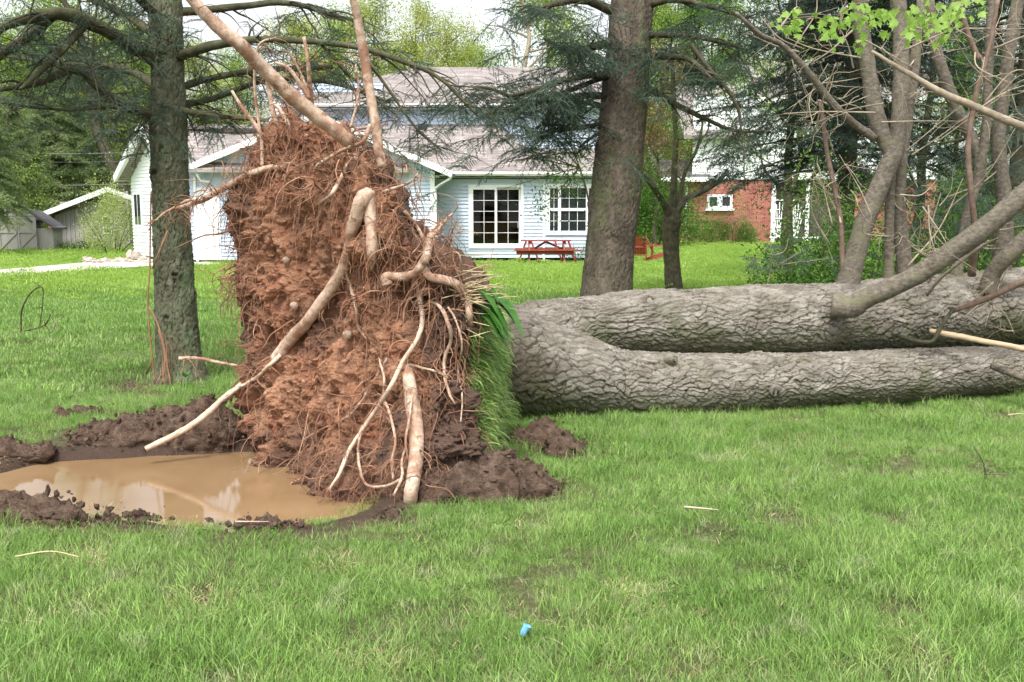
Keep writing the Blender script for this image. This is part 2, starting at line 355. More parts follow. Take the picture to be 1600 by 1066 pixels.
def blades(rng, n, R, h, w, lean=.5, square=True):
    a = rng.uniform(0, 2*math.pi, n)
    if square: bx = rng.uniform(-R, R, n); by = rng.uniform(-R, R, n)
    else:
        q = np.sqrt(rng.uniform(0, 1, n))*R; b = rng.uniform(0, 2*math.pi, n); bx = q*np.cos(b); by = q*np.sin(b)
    H = h*rng.uniform(.45, 1.15, n); ln = rng.uniform(.1, 1, n)*lean*H; dx, dy = np.cos(a), np.sin(a)
    ta = a+math.pi/2+rng.uniform(-.9, .9, n); wx, wy = np.cos(ta)*w/2, np.sin(ta)*w/2
    V = np.zeros((n, 7, 3))
    for k, (t, ww) in enumerate(((0, 1), (.4, .9), (.75, .6))):
        z = H*t*(1-.12*t); o = ln*t**1.8
        V[:, 2*k] = np.stack([bx+dx*o-wx*ww, by+dy*o-wy*ww, z], -1); V[:, 2*k+1] = np.stack([bx+dx*o+wx*ww, by+dy*o+wy*ww, z], -1)
    V[:, 6] = np.stack([bx+dx*ln*1.1, by+dy*ln*1.1, H*.86], -1)
    i = (np.arange(n)*7)[:, None]
    Q = np.concatenate([i+np.array([[0, 1, 3, 2]]), i+np.array([[2, 3, 5, 4]])]); T = i+np.array([[4, 5, 6]])
    return V.reshape(-1, 3), Q, T
def needle_spray(seed, L=.34, side=8, nl=.018, nw=.0026, dens=330, mat=None, name='needle_spray'):
    rng = np.random.default_rng(seed); mb = MB(); tw = []
    main = [np.array((t*L, 0, -.05*t*t*L/.3)) for t in np.linspace(0, 1, 5)]; tw.append(main)
    for k in range(side):
        t = .12+.8*k/side; b = np.array((t*L, 0, -.05*t*t)); sg = 1 if k % 2 else -1; l = L*.5*(1-t*.6)*rng.uniform(.7, 1.2)
        d = np.array((math.cos(.9), sg*math.sin(.9), rng.uniform(-.35, .15)))
        tw.append([b+d*l*q-np.array((0, 0, .25*l*q*q)) for q in np.linspace(0, 1, 4)])
    for t in tw: mb.tube(t, [.0022]*len(t), 3, 1, False)
    NV = []
    for t in tw:
        t = np.array(t); seg = np.linalg.norm(t[-1]-t[0]); n = int(dens*seg)
        u = rng.uniform(0, len(t)-1.001, n); i = u.astype(int); f = (u-i)[:, None]; p = t[i]*(1-f)+t[i+1]*f
        dr = (t[-1]-t[0])/seg; ax = rng.normal(size=(n, 3)); ax -= (ax@dr)[:, None]*dr; ax /= np.linalg.norm(ax, axis=1)[:, None]
        nd = ax*.85+dr*.55; sd_ = np.cross(nd, rng.normal(size=(n, 3))); sd_ /= np.linalg.norm(sd_, axis=1)[:, None]
        NV.append(np.stack([p-sd_*nw/2, p+sd_*nw/2, p+nd*nl*rng.uniform(.7, 1.2, n)[:, None]], 1))
    NV = np.concatenate(NV).reshape(-1, 3); mb.add(NV, None, np.arange(len(NV)).reshape(-1, 3))
    V, Q, T = mb.arrays(); return proto(name, V, Q, T, mat)
def leaf_clump(seed, n, R, ls, mat, name='leaf_clump', flat=.8, twig=True):
    rng = np.random.default_rng(seed); c = rng.normal(size=(n, 3))*R*.45; c[:, 2] *= flat
    a = rng.normal(size=(n, 3)); a[:, 2] -= .4; a /= np.linalg.norm(a, axis=1)[:, None]
    b = np.cross(a, rng.normal(size=(n, 3))); b /= np.linalg.norm(b, axis=1)[:, None]; s = (ls*rng.uniform(.6, 1.25, n))[:, None]
    nn = np.cross(a, b)
    V = np.stack([c, c+a*s*.5+b*s*.3+nn*s*.08, c+a*s, c+a*s*.5-b*s*.3+nn*s*.08], 1).reshape(-1, 3)
    i = (np.arange(n)*4)[:, None]; T = np.concatenate([i+np.array([[0, 1, 2]]), i+np.array([[0, 2, 3]])])
    return proto(name, V, None, T, mat, False)
PR = {}
rg = np.random.default_rng(5)
PR['grass'] = [proto('grass_tuft', *blades(rg, 500, .21, h, .0024, l), M['grass']) for h, l in ((.06, .9), (.085, 1.0), (.045, 1.2), (.07, 1.5))]
PR['grass_mid'] = [proto('grass_tuft', *blades(rg, 300, .32, h, .007, l), M['grass']) for h, l in ((.06, .6), (.075, .8), (.06, .8))]
PR['lawn'] = [proto('lawn_tuft', *blades(rg, 420, .6, h, .014, .6), M['lawn_far']) for h in (.045, .055)]
PR['thatch'] = [proto('thatch_bits', *blades(rg, 60, .2, h, .0035, 3.5), M['thatch']) for h in (.014, .022)]
PR['straw'] = [proto('straw_bits', *blades(rg, 22, .2, h, .004, 4), M['straw']) for h in (.02, .03)]
PR['spray'] = [needle_spray(s, mat=M['needle']) for s in (1, 2, 3)]
PR['spray_blue'] = [needle_spray(s, mat=M['needle_blue'], nl=.026) for s in (4, 5, 6)]
PR['spray_dark'] = [needle_spray(s, L=.6, mat=M['needle_dark'], nl=.06, nw=.008, dens=150) for s in (7, 8)]
PR['spray_far'] = [needle_spray(s, L=1.0, mat=M['needle_far'], nl=.12, nw=.02, dens=90) for s in (9, 10)]
for k, mm in (('feather', 'bush_leaf'), ('spring', 'leaf_spring'), ('yellow', 'leaf_yellow'), ('mid', 'leaf_mid'), ('dark', 'leaf_dark'), ('red', 'leaf_red')):
    PR[k] = [leaf_clump(20+s, 60, .75, .13, M[mm]) for s in range(3)]
    PR[k+'_s'] = [leaf_clump(30+s, 26, .28, .05, M[mm]) for s in range(3)]

PR['clover'] = [leaf_clump(60+s, 26, .22, .055, M['leaf_mid'], 'clover_tuft', .22) for s in range(2)]
# ---------------------------------------------------------------- ground, pond hollow
POND = np.array([G(x, y)[:2] for x, y in [(-260, 745), (-120, 735), (0, 722), (80, 706), (230, 697), (400, 690), (470, 700), (540, 735), (600, 770), (550, 797), (480, 812), (380, 816), (240, 806), (130, 790), (0, 782), (-200, 790)]])
def inpoly(x, y, poly):
    r = np.zeros(len(x), bool); n = len(poly)
    for i in range(n):
        x1, y1 = poly[i]; x2, y2 = poly[(i+1) % n]
        c = ((y1 > y) != (y2 > y)) & (x < (x2-x1)*(y-y1)/(y2-y1+1e-12)+x1); r ^= c
    return r
def polydist(x, y, poly):
    d = np.full(len(x), 1e9); n = len(poly)
    for i in range(n):
        a = poly[i]; b = poly[(i+1) % n]; ab = b-a; t = np.clip(((x-a[0])*ab[0]+(y-a[1])*ab[1])/(ab@ab), 0, 1)
        d = np.minimum(d, np.hypot(x-a[0]-t*ab[0], y-a[1]-t*ab[1]))
    return np.where(inpoly(x, y, poly), -d, d)
def gh(x, y):
    x = np.asarray(x, float).ravel(); y = np.asarray(y, float).ravel()
    p = np.stack([x*.8, y*.8, x*0], -1); near = np.exp(-np.maximum(0, y-12)/12)
    h = .035*fbm(p, 3, 3)*near
    d = polydist(x, y, POND); w = sstep(.10, -.22, d+.06*vnoise(p*7, 9)); return h*(1-w)-.30*w
def axis(a, b, lo, hi, n, grow=1.13):
    c = list(np.linspace(lo, hi, n)); st = (hi-lo)/n; s = st; v = hi
    while v < b: s *= grow; v += s; c.append(v)
    s = st; v = lo; L = []
    while v > a: s *= grow; v -= s; L.append(v)
    return np.array(L[::-1]+c)
xs = axis(-600, 600, -5, 5, 200); ys = axis(-40, 900, 2.5, 11, 170)
XX, YY = np.meshgrid(xs, ys); H = gh(XX, YY); V = np.stack([XX.ravel(), YY.ravel(), H], -1); nx = len(xs)
ii = (np.arange(len(ys)-1)[:, None]*nx+np.arange(nx-1)[None, :]).ravel(); Q = np.stack([ii, ii+1, ii+nx+1, ii+nx], -1)
pd = polydist(V[:, 0], V[:, 1], POND)
BARE = [(G(235, 602), .9, .35), (G(860, 700), .45, .2), (G(300, 968), .16, .1), (G(985, 935), .11, .06), (G(1440, 1010), .16, .07), (G(520, 885), .09, .06), (G(380, 1045), .15, .06), (G(150, 880), .1, .05), (G(560, 1050), .12, .05), 
        (G(120, 533), 1.6, .25)]
dirt = sstep(.34, .10, pd+.05*fbm(V*6, 2, 5))
for (c, rx, ry) in BARE:
    q = ((V[:, 0]-c[0])/rx)**2+((V[:, 1]-c[1])/ry)**2; dirt = np.maximum(dirt, sstep(1.5, .5, q+.5*fbm(V*5, 2, 8)))
link('lawn', mesh_np('lawn', V, Q, None, M['soil'], True, {'dirt': dirt, 'far': sstep(9, 15, V[:, 1])}), kind='structure', label='lawn ground under the grass')
wx = np.array([POND[:, 0].min()-.3, POND[:, 0].max()+.3]); wy = np.array([POND[:, 1].min()-.3, POND[:, 1].max()+.3])
WZ = -.075
link('pond_water', mesh_np('pond_water', [(wx[0], wy[0], WZ), (wx[1], wy[0], WZ), (wx[1], wy[1], WZ), (wx[0], wy[1], WZ)], [(0, 1, 2, 3)], None, M['water'], True), kind='structure', label='muddy brown water filling the root hole')

# log / root plate footprints for keeping grass out
LOGB = [(G(790, 655), .42), (G(1000, 640), .30), (G(1300, 630), .27), (G(1600, 612), .26), (G(1900, 600), .25)]
def nearlog(x, y):
    m = np.zeros(len(x), bool)
    for (a, ra), (b, rb) in zip(LOGB[:-1], LOGB[1:]):
        a = np.array(a[:2])+(0, .14); b = np.array(b[:2])+(0, .14); ab = b-a; t = np.clip(((x-a[0])*ab[0]+(y-a[1])*ab[1])/(ab@ab), 0, 1)
        m |= np.hypot(x-a[0]-t*ab[0], y-a[1]-t*ab[1]) < ra*.72
    return m
PLATE = np.array([G(372, 690)[:2], G(640, 790)[:2], G(735, 770)[:2], (-.05, 7.7), (-1.3, 8.9), (-2.2, 8.2)])
def segdist(x, y, pts):
    d = np.full(len(x), 9.)
    for a, b in zip(pts[:-1], pts[1:]):
        a = np.array(a[:2]); b = np.array(b[:2]); ab = b-a; t = np.clip(((x-a[0])*ab[0]+(y-a[1])*ab[1])/(ab@ab), 0, 1); d = np.minimum(d, np.hypot(x-a[0]-t*ab[0], y-a[1]-t*ab[1]))
    return d
HEAPS_KEEP = [([G(-120, 812), G(0, 816), G(100, 820), G(250, 816)], .13), ([G(365, 826), G(480, 822)], .08), ([G(640, 785), G(760, 785), G(870, 775)], .2), ([G(590, 805), G(630, 825)], .07), ([G(110, 690), G(390, 682)], .25), ([G(-90, 712), G(80, 702)], .2), ([G(70, 660), G(150, 648)], .08), ([G(790, 680), G(880, 705)], .14)]
def scatter_grass(name, y0, y1, dens, protos, s0, s1, seed, mg=1.12, flat=False):
    r = np.random.default_rng(seed); A = .5145*mg*2*(y1*y1-y0*y0)/2; n = int(A*dens)
    y = np.sqrt(r.uniform(y0*y0, y1*y1, n)); x = r.uniform(-1, 1, n)*.5145*mg*y+0
    k = polydist(x, y, POND) > .02; x, y = x[k], y[k]
    for hp, hr in HEAPS_KEEP:
        k = segdist(x, y, hp) > hr; x, y = x[k], y[k]
    k = ~nearlog(x, y) & ~inpoly(x, y, PLATE)
    if y0 < 14:
        for (c, rx, ry) in BARE: k &= (((x-c[0])/rx)**2+((y-c[1])/ry)**2 > .6) | (r.uniform(0, 1, len(x)) < .12)
        p = np.stack([x*2.6, y*2.6, 0*x], -1); k &= r.uniform(0, 1, len(x)) < 1.0-.15*sstep(.35, .8, fbm(p, 2, 77))
    k &= ~inpoly(x, y, DRIVE) & ~((y > 32.7) & (x > -14.6) & (x < 4))
    x, y = x[k], y[k]; n = len(x); z = gh(x, y) if y0 < 14 else 0*x
    rots = np.stack([r.normal(0, .12, n), r.normal(0, .12, n), r.uniform(0, 6.28, n)], -1)
    p = np.stack([x*.9, y*.9, 0*x], -1); sc = (s0+(s1-s0)*r.uniform(0, 1, n))*(1+.2*fbm(p, 2, 31))
    if y0 < 5: sc *= (.45+.55*sstep(.0, .7, polydist(x, y, POND)))*(1+.22*vnoise(np.stack([x*3, y*3, 0*x], -1), 55))
    return scatter(name, np.stack([x, y, z], -1), rots, np.maximum(sc, .42), protos, kind='stuff', category='grass', label=flat)
DRIVE = np.array([G(-500, 446)[:2], G(-200, 440)[:2], G(0, 434)[:2], G(120, 425)[:2], G(240, 417)[:2], G(345, 414.5)[:2], G(345, 409)[:2], G(240, 407)[:2], G(130, 412)[:2], G(0, 423)[:2], G(-500, 432)[:2]])
scatter_grass('foreground_grass', 2.6, 9.5, 42, PR['grass'], .68, 1.0, 11, flat='tall unmown spring grass in the foreground')
scatter_grass('middle_grass', 8.8, 21, 12, PR['grass_mid'], .8, 1.15, 12, flat='green lawn grass beyond the fallen logs')
scatter_grass('far_grass', 19, 62, 3.0, PR['lawn'], .9, 1.3, 13, 1.08, flat='short bright lawn grass in front of the houses')
r = np.random.default_rng(14); n = 160; y = np.sqrt(r.uniform(9, 85, n)); x = r.uniform(-1, 1, n)*.56*y
k = (polydist(x, y, POND) > .1) & ~nearlog(x, y) & ~inpoly(x, y, PLATE); x, y = x[k], y[k]
ex = [(c[0]+r.normal()*rx*.6, c[1]+r.normal()*ry*.6) for (c, rx, ry) in BARE for _ in range(9)]
x = np.append(x, [e[0] for e in ex]); y = np.append(y, [e[1] for e in ex]); n = len(x)
scatter('dry_straw', np.stack([x, y, gh(x, y)+.01], -1), np.stack([0*x, 0*x, r.uniform(0, 6.28, n)], -1), r.uniform(.5, 1.1, n), PR['straw'], kind='stuff', category='straw', label='dry straw and dead grass lying in the lawn')
r = np.random.default_rng(15); n = 380; y = np.sqrt(r.uniform(9, 95, n)); x = r.uniform(-1, 1, n)*.56*y
k = (polydist(x, y, POND) > .05) & ~inpoly(x, y, PLATE); x, y = x[k], y[k]
ex = [(c[0]+r.normal()*rx*.5, c[1]+r.normal()*ry*.5) for (c, rx, ry) in BARE for _ in range(14)]; x = np.append(x, [e[0] for e in ex]); y = np.append(y, [e[1] for e in ex]); n = len(x)
scatter('thatch', np.stack([x, y, gh(x, y)+.004], -1), np.stack([0*x, 0*x, r.uniform(0, 6.28, n)], -1), r.uniform(.5, 1.2, n), PR['thatch'], kind='stuff', category='thatch', label='brown dead thatch between the grass blades')
r = np.random.default_rng(16); n = 260; y = np.sqrt(r.uniform(11, 90, n)); x = r.uniform(-1, 1, n)*.56*y; k = (polydist(x, y, POND) > .2) & ~nearlog(x, y) & ~inpoly(x, y, PLATE); x, y = x[k], y[k]; n = len(x)
scatter('clover', np.stack([x, y, gh(x, y)+.03], -1), np.stack([0*x, 0*x, r.uniform(0, 6.28, n)], -1), r.uniform(.25, .42, n), PR['clover'], kind='stuff', category='weeds', label='small clover and weeds scattered through the lawn grass')
dv = np.array([(p[0], p[1], .03) for p in DRIVE]); mbd = MB()
mbd.add(dv, [(0, 2, 9, 10), (2, 3, 8, 9), (3, 4, 7, 8), (4, 5, 6, 7)], [(0, 1, 2)])
mbd.build('driveway', M['gravel'], kind='structure', label='pale gravel driveway to the garage')
# ---------------------------------------------------------------- the uprooted spruce: root plate, roots, double trunk, limbs
FT = thing('uprooted_spruce', 'huge uprooted spruce with clay root plate and twin trunk lying on the lawn', 'fallen tree', (1.5, 8, 0))
# loft levels: z, L(px,Y), M(px,Y), R(px,Y), sod corner(px,Y)
LV = [(-.25, (392, 6.75), (540, 5.75), (700, 5.45), (800, 7.4)), (0, (385, 6.85), (545, 5.8), (705, 5.5), (812, 7.5)), (.2, (372, 6.95), (550, 5.95), (722, 5.65), (792, 7.5)),
      (.4, (372, 7.0), (550, 6.05), (716, 5.7), (773, 7.4)), (.6, (385, 7.0), (555, 6.1), (710, 5.75), (768, 7.3)), (.8, (384, 7.05), (555, 6.15), (714, 5.8), (768, 7.2)),
      (.97, (376, 7.1), (555, 6.2), (728, 5.85), (768, 7.15)), (1.08, (356, 7.1), (555, 6.2), (740, 5.9), (768, 7.1)), (1.2, (358, 7.1), (555, 6.2), (726, 5.95), (755, 7.0)),
      (1.35, (376, 7.1), (550, 6.2), (664, 6.0), (690, 6.9)), (1.5, (374, 7.1), (545, 6.2), (628, 6.05), (640, 6.9)), (1.7, (378, 7.1), (530, 6.25), (612, 6.15), (620, 6.9)),
      (1.83, (386, 7.1), (515, 6.3), (596, 6.25), (602, 6.9)), (1.93, (398, 7.1), (500, 6.4), (592, 6.35), (605, 6.9)), (2.03, (416, 7.05), (490, 6.5), (570, 6.45), (575, 6.9)), (2.11, (440, 6.9), (485, 6.6), (550, 6.55), (550, 6.85)), (2.15, (470, 6.8), (490, 6.7), (515, 6.65), (515, 6.8))]
def X(px, Y): return (px-800)/F*Y
def plate_mesh():
    zl = np.array([l[0] for l in LV]); nz = 480; zz = np.linspace(zl[0], zl[-1], nz)
    def it(i, j): return np.interp(zz, zl, [l[i][j] for l in LV])
    ctrl = []
    for i in (1, 2, 3, 4):
        Y = it(i, 1); ctrl.append(np.stack([X(it(i, 0), Y), Y], -1))
    L, Mi, R, Sd = ctrl; thick = np.interp(zz, [0, 1, 2, 2.3], [1.5, 1.2, .7, .1])[:, None]
    dY = thick*.55; sh = Sd[:, :1]*(1+dY/Sd[:, 1:])-.10; up_ = sstep(1.0, 1.3, zz)[:, None]; back1 = np.concatenate([sh*up_+(Sd[:, :1]-.1*thick)*(1-up_), Sd[:, 1:]+dY], 1); back2 = L+np.array([.15, 1.0])*thick*.7+(-.1, 0)
    LM = (L+Mi)/2+np.array([.03, -.12]); MR = (Mi+R)/2+np.array([.03, -.14]); RS = (R+Sd)/2+np.array([.05, 0])*(1-sstep(1.0, 1.3, zz))[:, None]
    ring = [L, LM, Mi, MR, R, RS, Sd, back1, (back1+back2)/2, back2]
    rp = np.stack(ring, 1)                       # nz, k, 2
    k = rp.shape[1]; sub = [100, 100, 100, 85, 70, 60, 12, 10, 10, 24]; cols = []; us = []
    for s_ in range(k):
        a, b, c, d = rp[:, (s_-1) % k], rp[:, s_], rp[:, (s_+1) % k], rp[:, (s_+2) % k]
        for q in range(sub[s_]):
            t = q/sub[s_]; cr = .5*(2*b+(c-a)*t+(2*a-5*b+4*c-d)*t*t+(3*b-a-3*c+d)*t**3); li = b*(1-t)+c*t
            cols.append(cr*.6+li*.4); us.append(s_+t)
    g = np.stack(cols, 1); n = g.shape[1]; us = np.array(us)
    V = np.concatenate([g, np.broadcast_to(zz[:, None, None], (nz, n, 1))], -1)
    # normals
    du = np.roll(V, -1, 1)-np.roll(V, 1, 1); dv = np.gradient(V, axis=0); N_ = np.cross(du, dv); N_ /= np.linalg.norm(N_, axis=2)[..., None]+1e-9
    p = V.reshape(-1, 3); N_ = N_.reshape(-1, 3); U = np.broadcast_to(us, (nz, n)).ravel()
    big = fbm(p*1.7, 3, 1); med = fbm(p*5.5+3, 4, 2, .55); q = p*np.array([1, 1, .8])+.07*np.stack([vnoise(p*6, 3), vnoise(p*6, 4), vnoise(p*6, 5)], -1)
    f1, f2, cid = worley(q*7, 6); g1, g2, gid = worley(q*17, 16)
    fine_ = fbm(p*26, 3, 7, .6); streak = fbm(p*np.array([16, 16, 2.2]), 3, 21, .6)
    shaft = sstep(1.2, 1.45, p[:, 2]); edge = np.maximum(sstep(.9, 0, U), sstep(3.2, 4, U)*sstep(5, 4, U))
    rough = 1+.8*edge+.3*sstep(1.8, 2.2, p[:, 2])+.3*sstep(.5, .1, p[:, 2])
    h1, h2, hid = worley(q*36, 26); med2 = fbm(p*12, 4, 71, .65)
    d = .10*big+.045*med*rough+.022*med2*rough+.012*(.5-h1)*rough-.05*sstep(.2, .6, fbm(p*np.array([5, 5, 3.]), 3, 72))*rough+.045*(.5-f1)*rough+.02*(.45-g1)*rough+.016*fine_*rough+.012*streak+.018*(cid-.5)*rough
    sodside = sstep(4.15, 4.4, U)*sstep(6.6, 6.2, U)*sstep(1.15, 1.0, p[:, 2]); d = d*(1-.6*sodside)
    # hollows
    for (hx, hz, rad, dep) in ((632, 467, 26, .38), (700, 560, 26, .14), (600, 640, 30, .10), (500, 262, 34, .18), (400, 350, 24, .14), (450, 330, 20, .08), (560, 560, 26, .09), (480, 620, 22, .09), (590, 262, 22, .10), (445, 470, 26, .1), (610, 700, 22, .08), (470, 690, 30, .09), (700, 740, 20, .1), (540, 420, 18, .05), (415, 560, 25, .07), (640, 520, 25, .06)):
        c = np.array(P(hx, hz, 5.95)); w = np.exp(-(((p[:, 0]-c[0])/(rad/F*6))**2+((p[:, 2]-c[2])/(rad/F*6))**2)); d -= dep*w*(U < 4.2)*(.7+.5*fine_)
    p = p+N_*d[:, None]
    crack = np.clip(sstep(.10, .02, f2-f1)*.35*np.clip(.5+med, 0, 1)+.25*sstep(.15, .55, -med2), 0, 1)
    # real colour zones: dark topsoil on the near rim and the edges, red clay in the middle
    pxs = p[:, 0]/p[:, 1]*F+800
    dark = sstep(590, 665, pxs+45*big+40*med)*sstep(1.6, 1.15, p[:, 2]+.3*big)
    dark = np.maximum(dark, .75*sstep(405, 365, pxs+30*med)*sstep(.7, 1.0, p[:, 2]))
    dark = np.maximum(dark, .8*sstep(.22, -.05, p[:, 2]+.2*med-.08)); dark = np.maximum(dark, sstep(4.0, 4.3, U)*.9)
    dark = np.maximum(dark, .55*sstep(.15, .5, fbm(p*2.3, 3, 44)))
    i = np.arange(nz-1)[:, None]*n; j = np.arange(n)[None, :]; j2 = (j+1) % n
    Q = np.stack([i+j, i+j2, i+n+j2, i+n+j], -1).reshape(-1, 4)
    top = np.arange(n)+(nz-1)*n; p = np.vstack([p, p[top].mean(0)]); c0 = len(p)-1
    T = np.stack([top, np.roll(top, -1), np.full(n, c0)], -1)
    return p, Q, T, np.append(dark, .3), np.append(crack, 0), N_, U
pv, pq, pt, dark, crack, pn, pU = plate_mesh()
link('root_plate', mesh_np('root_plate', pv, pq, pt, M['clay'], True, {'dark': dark, 'crack': crack}), FT)
pvg = pv[:-1]
def surf(px, py, lift=0):                        # nearest point of the plate's camera side to a pixel ray
    sc = pvg[:, 1]; sx = pvg[:, 0]; c, s = math.cos(PITCH), math.sin(PITCH)
    f = sc*c-(pvg[:, 2]-CAMH)*s; u = sc*s+(pvg[:, 2]-CAMH)*c
    X2 = sx/f*F+800; Y2 = 533-u/f*F; d2 = (X2-px)**2+(Y2-py)**2
    k = np.argsort(d2)[:14]; b = k[np.argmin(sc[k])]
    return pvg[b][1]
def rootpts(pts, lift=.02, Y=None):
    out = []
    for q in pts:
        if len(q) == 3: y = q[2]
        else: y = surf(q[0], q[1])-lift
        out.append(P(q[0], q[1], y))
    return out
def bumpy(V, amp, sc, seed): return V+amp*np.stack([fbm(V*sc, 3, seed), fbm(V*sc, 3, seed+5), fbm(V*sc, 3, seed+9)], -1)
def root(pts, wid, lift=.02, mat='root', n=12, name='root', label=None, cut=None, amp=.12):
    p3 = rootpts(pts, lift); r = [w/2/F*q[1]*.80 for w, q in zip(wid, p3)]
    V, Q, T = sweep(p3, r, n, 7); k = np.mean(r)
    V = bumpy(V, k*amp*1.8, .12/k, 3); V = bumpy(V, k*amp*.9, .8/k, 8); V = bumpy(V, k*amp*.35, 3/k, 8)
    o = link(name, mesh_np(name, V, Q, T, M[mat], True), FT, label=label)
    return p3, r
MAIN = [
 root([(285, -20, 5.6), (310, 12, 5.65), (340, 42, 5.7), (372, 66, 5.75), (408, 103, 5.85), (450, 142, 5.95), (500, 185, 6.05), (545, 222, 6.15)], [20, 22, 27, 26, 26, 28, 30, 28], label='long pale root reaching up left from the top'),
 root([(551, -8, 6.1), (560, 40, 6.15), (570, 95, 6.2), (580, 150, 6.2), (590, 220, 6.2), (596, 262, 6.2)], [14, 16, 18, 18, 19, 20], label='upright pale root standing on the top rim'),
 root([(475, 58, 6.4), (481, 95, 6.4), (484, 130, 6.45), (487, 175, 6.5), (490, 225, 6.5)], [6, 8, 9, 10, 14]),
 root([(578, 300), (566, 315), (553, 360), (543, 405), (515, 455), (478, 505), (450, 535), (430, 562)], [24, 30, 25, 22, 23, 24, 27, 27], .05, label='thick pale root running diagonally down the clay face'),
 root([(575, 298), (580, 340), (582, 390), (580, 420)], [30, 26, 22, 12], .04),
 root([(438, 555), (420, 572), (400, 590), (376, 604)], [9, 7, 6, 5], .04, 'paleroot'),
 root([(638, 566, 6.12), (641, 592), (646, 640), (650, 690), (647, 735), (643, 772), (640, 800, 5.5)], [12, 24, 30, 30, 30, 28, 24], .07, 'root', 16, label='stout straight pale root at the foot of the plate'),
 root([(650, 440), (655, 465), (660, 500), (652, 530), (630, 565), (610, 605), (585, 645), (560, 680), (545, 705), (530, 740), (513, 768)], [9, 10, 10, 9, 9, 9, 9, 8, 8, 7, 5], .10, 'paleroot', label='long thin root hanging over the water edge'),
 root([(606, 446), (604, 434), (622, 433), (645, 428), (660, 412), (668, 395), (672, 370), (690, 348)], [20, 19, 17, 16, 17, 17, 14, 7], .11),
 root([(672, 372, 5.85), (684, 360, 5.85), (698, 342, 5.85), (708, 333, 5.85)], [9, 7, 5, 3], .1),
 root([(660, 418), (672, 432), (695, 437), (715, 445), (728, 462), (733, 490), (735, 522)], [17, 17, 17, 18, 17, 14, 8], .07),
 root([(670, 470), (688, 480), (700, 505), (705, 530), (695, 560), (695, 590), (702, 615), (711, 632)], [5, 8, 8, 7, 7, 6, 5, 3], .05),
 root([(560, 250), (548, 252), (520, 300, 6.0), (500, 318)], [8, 9, 8, 5], .06),
 root([(578, 196, 6.1), (566, 222, 6.05), (535, 235), (500, 255), (490, 268)], [9, 8, 7, 6, 4], .06),
 root([(445, 262), (420, 262, 6.75), (385, 275, 6.8), (345, 296, 6.9), (318, 312, 6.9), (290, 322, 6.9), (262, 330, 6.9), (238, 348, 6.9)], [11, 12, 12, 13, 12, 8, 5, 2.5], .05, label='broken root reaching left across the spruce trunk'),
 root([(318, 312, 6.88), (290, 314, 6.85), (262, 330, 6.8)], [7, 5, 3], .05),
 root([(228, 702, 6.55), (262, 685, 6.6), (300, 664, 6.65), (330, 640, 6.7), (350, 622, 6.8), (378, 600, 6.85)], [11, 12, 11, 12, 12, 9], .04, 'paleroot', label='pale root leaning across the mud bank to the water'),
 root([(280, 560, 6.9), (310, 560, 6.9), (340, 566, 6.9), (372, 572, 6.9)], [8, 7, 6, 4], .04),
 root([(592, 560), (600, 590), (600, 620), (610, 650), (618, 690), (612, 720), (615, 750)], [4, 5, 5, 5, 6, 5, 4], .07),
 root([(566, 665), (560, 700), (562, 730), (572, 757), (600, 760), (630, 748)], [5, 5, 6, 6, 6, 7], .08),
 root([(634, 700), (628, 720), (628, 745), (615, 775)], [5, 6, 6, 5], .1),
 root([(645, 615), (640, 650), (634, 690), (638, 720)], [4, 5, 5, 4], .11),
 root([(540, 425), (548, 450), (556, 480), (560, 510), (572, 530)], [7, 7, 6, 5, 3], .03),
 root([(410, 262), (408, 215, 6.8), (400, 160, 6.8), (398, 110, 6.75), (405, 70, 6.7), (432, 58, 6.7)], [7, 7, 6, 5, 4, 3], .03),
 root([(412, 215, 6.8), (395, 190, 6.8), (378, 168, 6.8), (362, 142, 6.8)], [9, 8, 7, 5], .03),
 root([(440, 200, 6.75), (428, 180, 6.75), (420, 140, 6.75), (418, 118, 6.7)], [12, 11, 9, 6], .03),
 root([(452, 198, 6.7), (440, 175, 6.7), (428, 160, 6.7)], [8, 8, 7], .03, 'paleroot'),
 root([(484, 155, 6.4), (465, 125, 6.4), (448, 105, 6.4), (430, 98, 6.4)], [10, 8, 6, 5], .03),
 root([(484, 150, 6.4), (470, 115, 6.4), (458, 92, 6.4), (450, 80, 6.4)], [6, 4, 3, 2.5], .03),
 root([(548, 200, 6.3), (558, 160, 6.3), (560, 130, 6.3), (556, 100, 6.3)], [7, 5, 4, 3], .03),
 root([(690, 400), (715, 395, 5.75), (722, 425, 5.8)], [4, 3, 3], .03),
 root([(605, 560), (575, 610), (545, 650), (500, 672), (470, 690)], [5, 5, 4, 4, 3], .04),
 root([(640, 570), (660, 575), (680, 580), (700, 590)], [6, 5, 5, 4], .04),
 root([(700, 480), (712, 500), (722, 540), (716, 580), (722, 620), (720, 660)], [4, 4, 4, 4, 3, 3], .04),
 root([(600, 300), (640, 285, 5.9), (655, 270, 5.85)], [8, 5, 2], .05),
 root([(632, 330), (655, 360), (665, 385)], [7, 7, 6], .04),
]
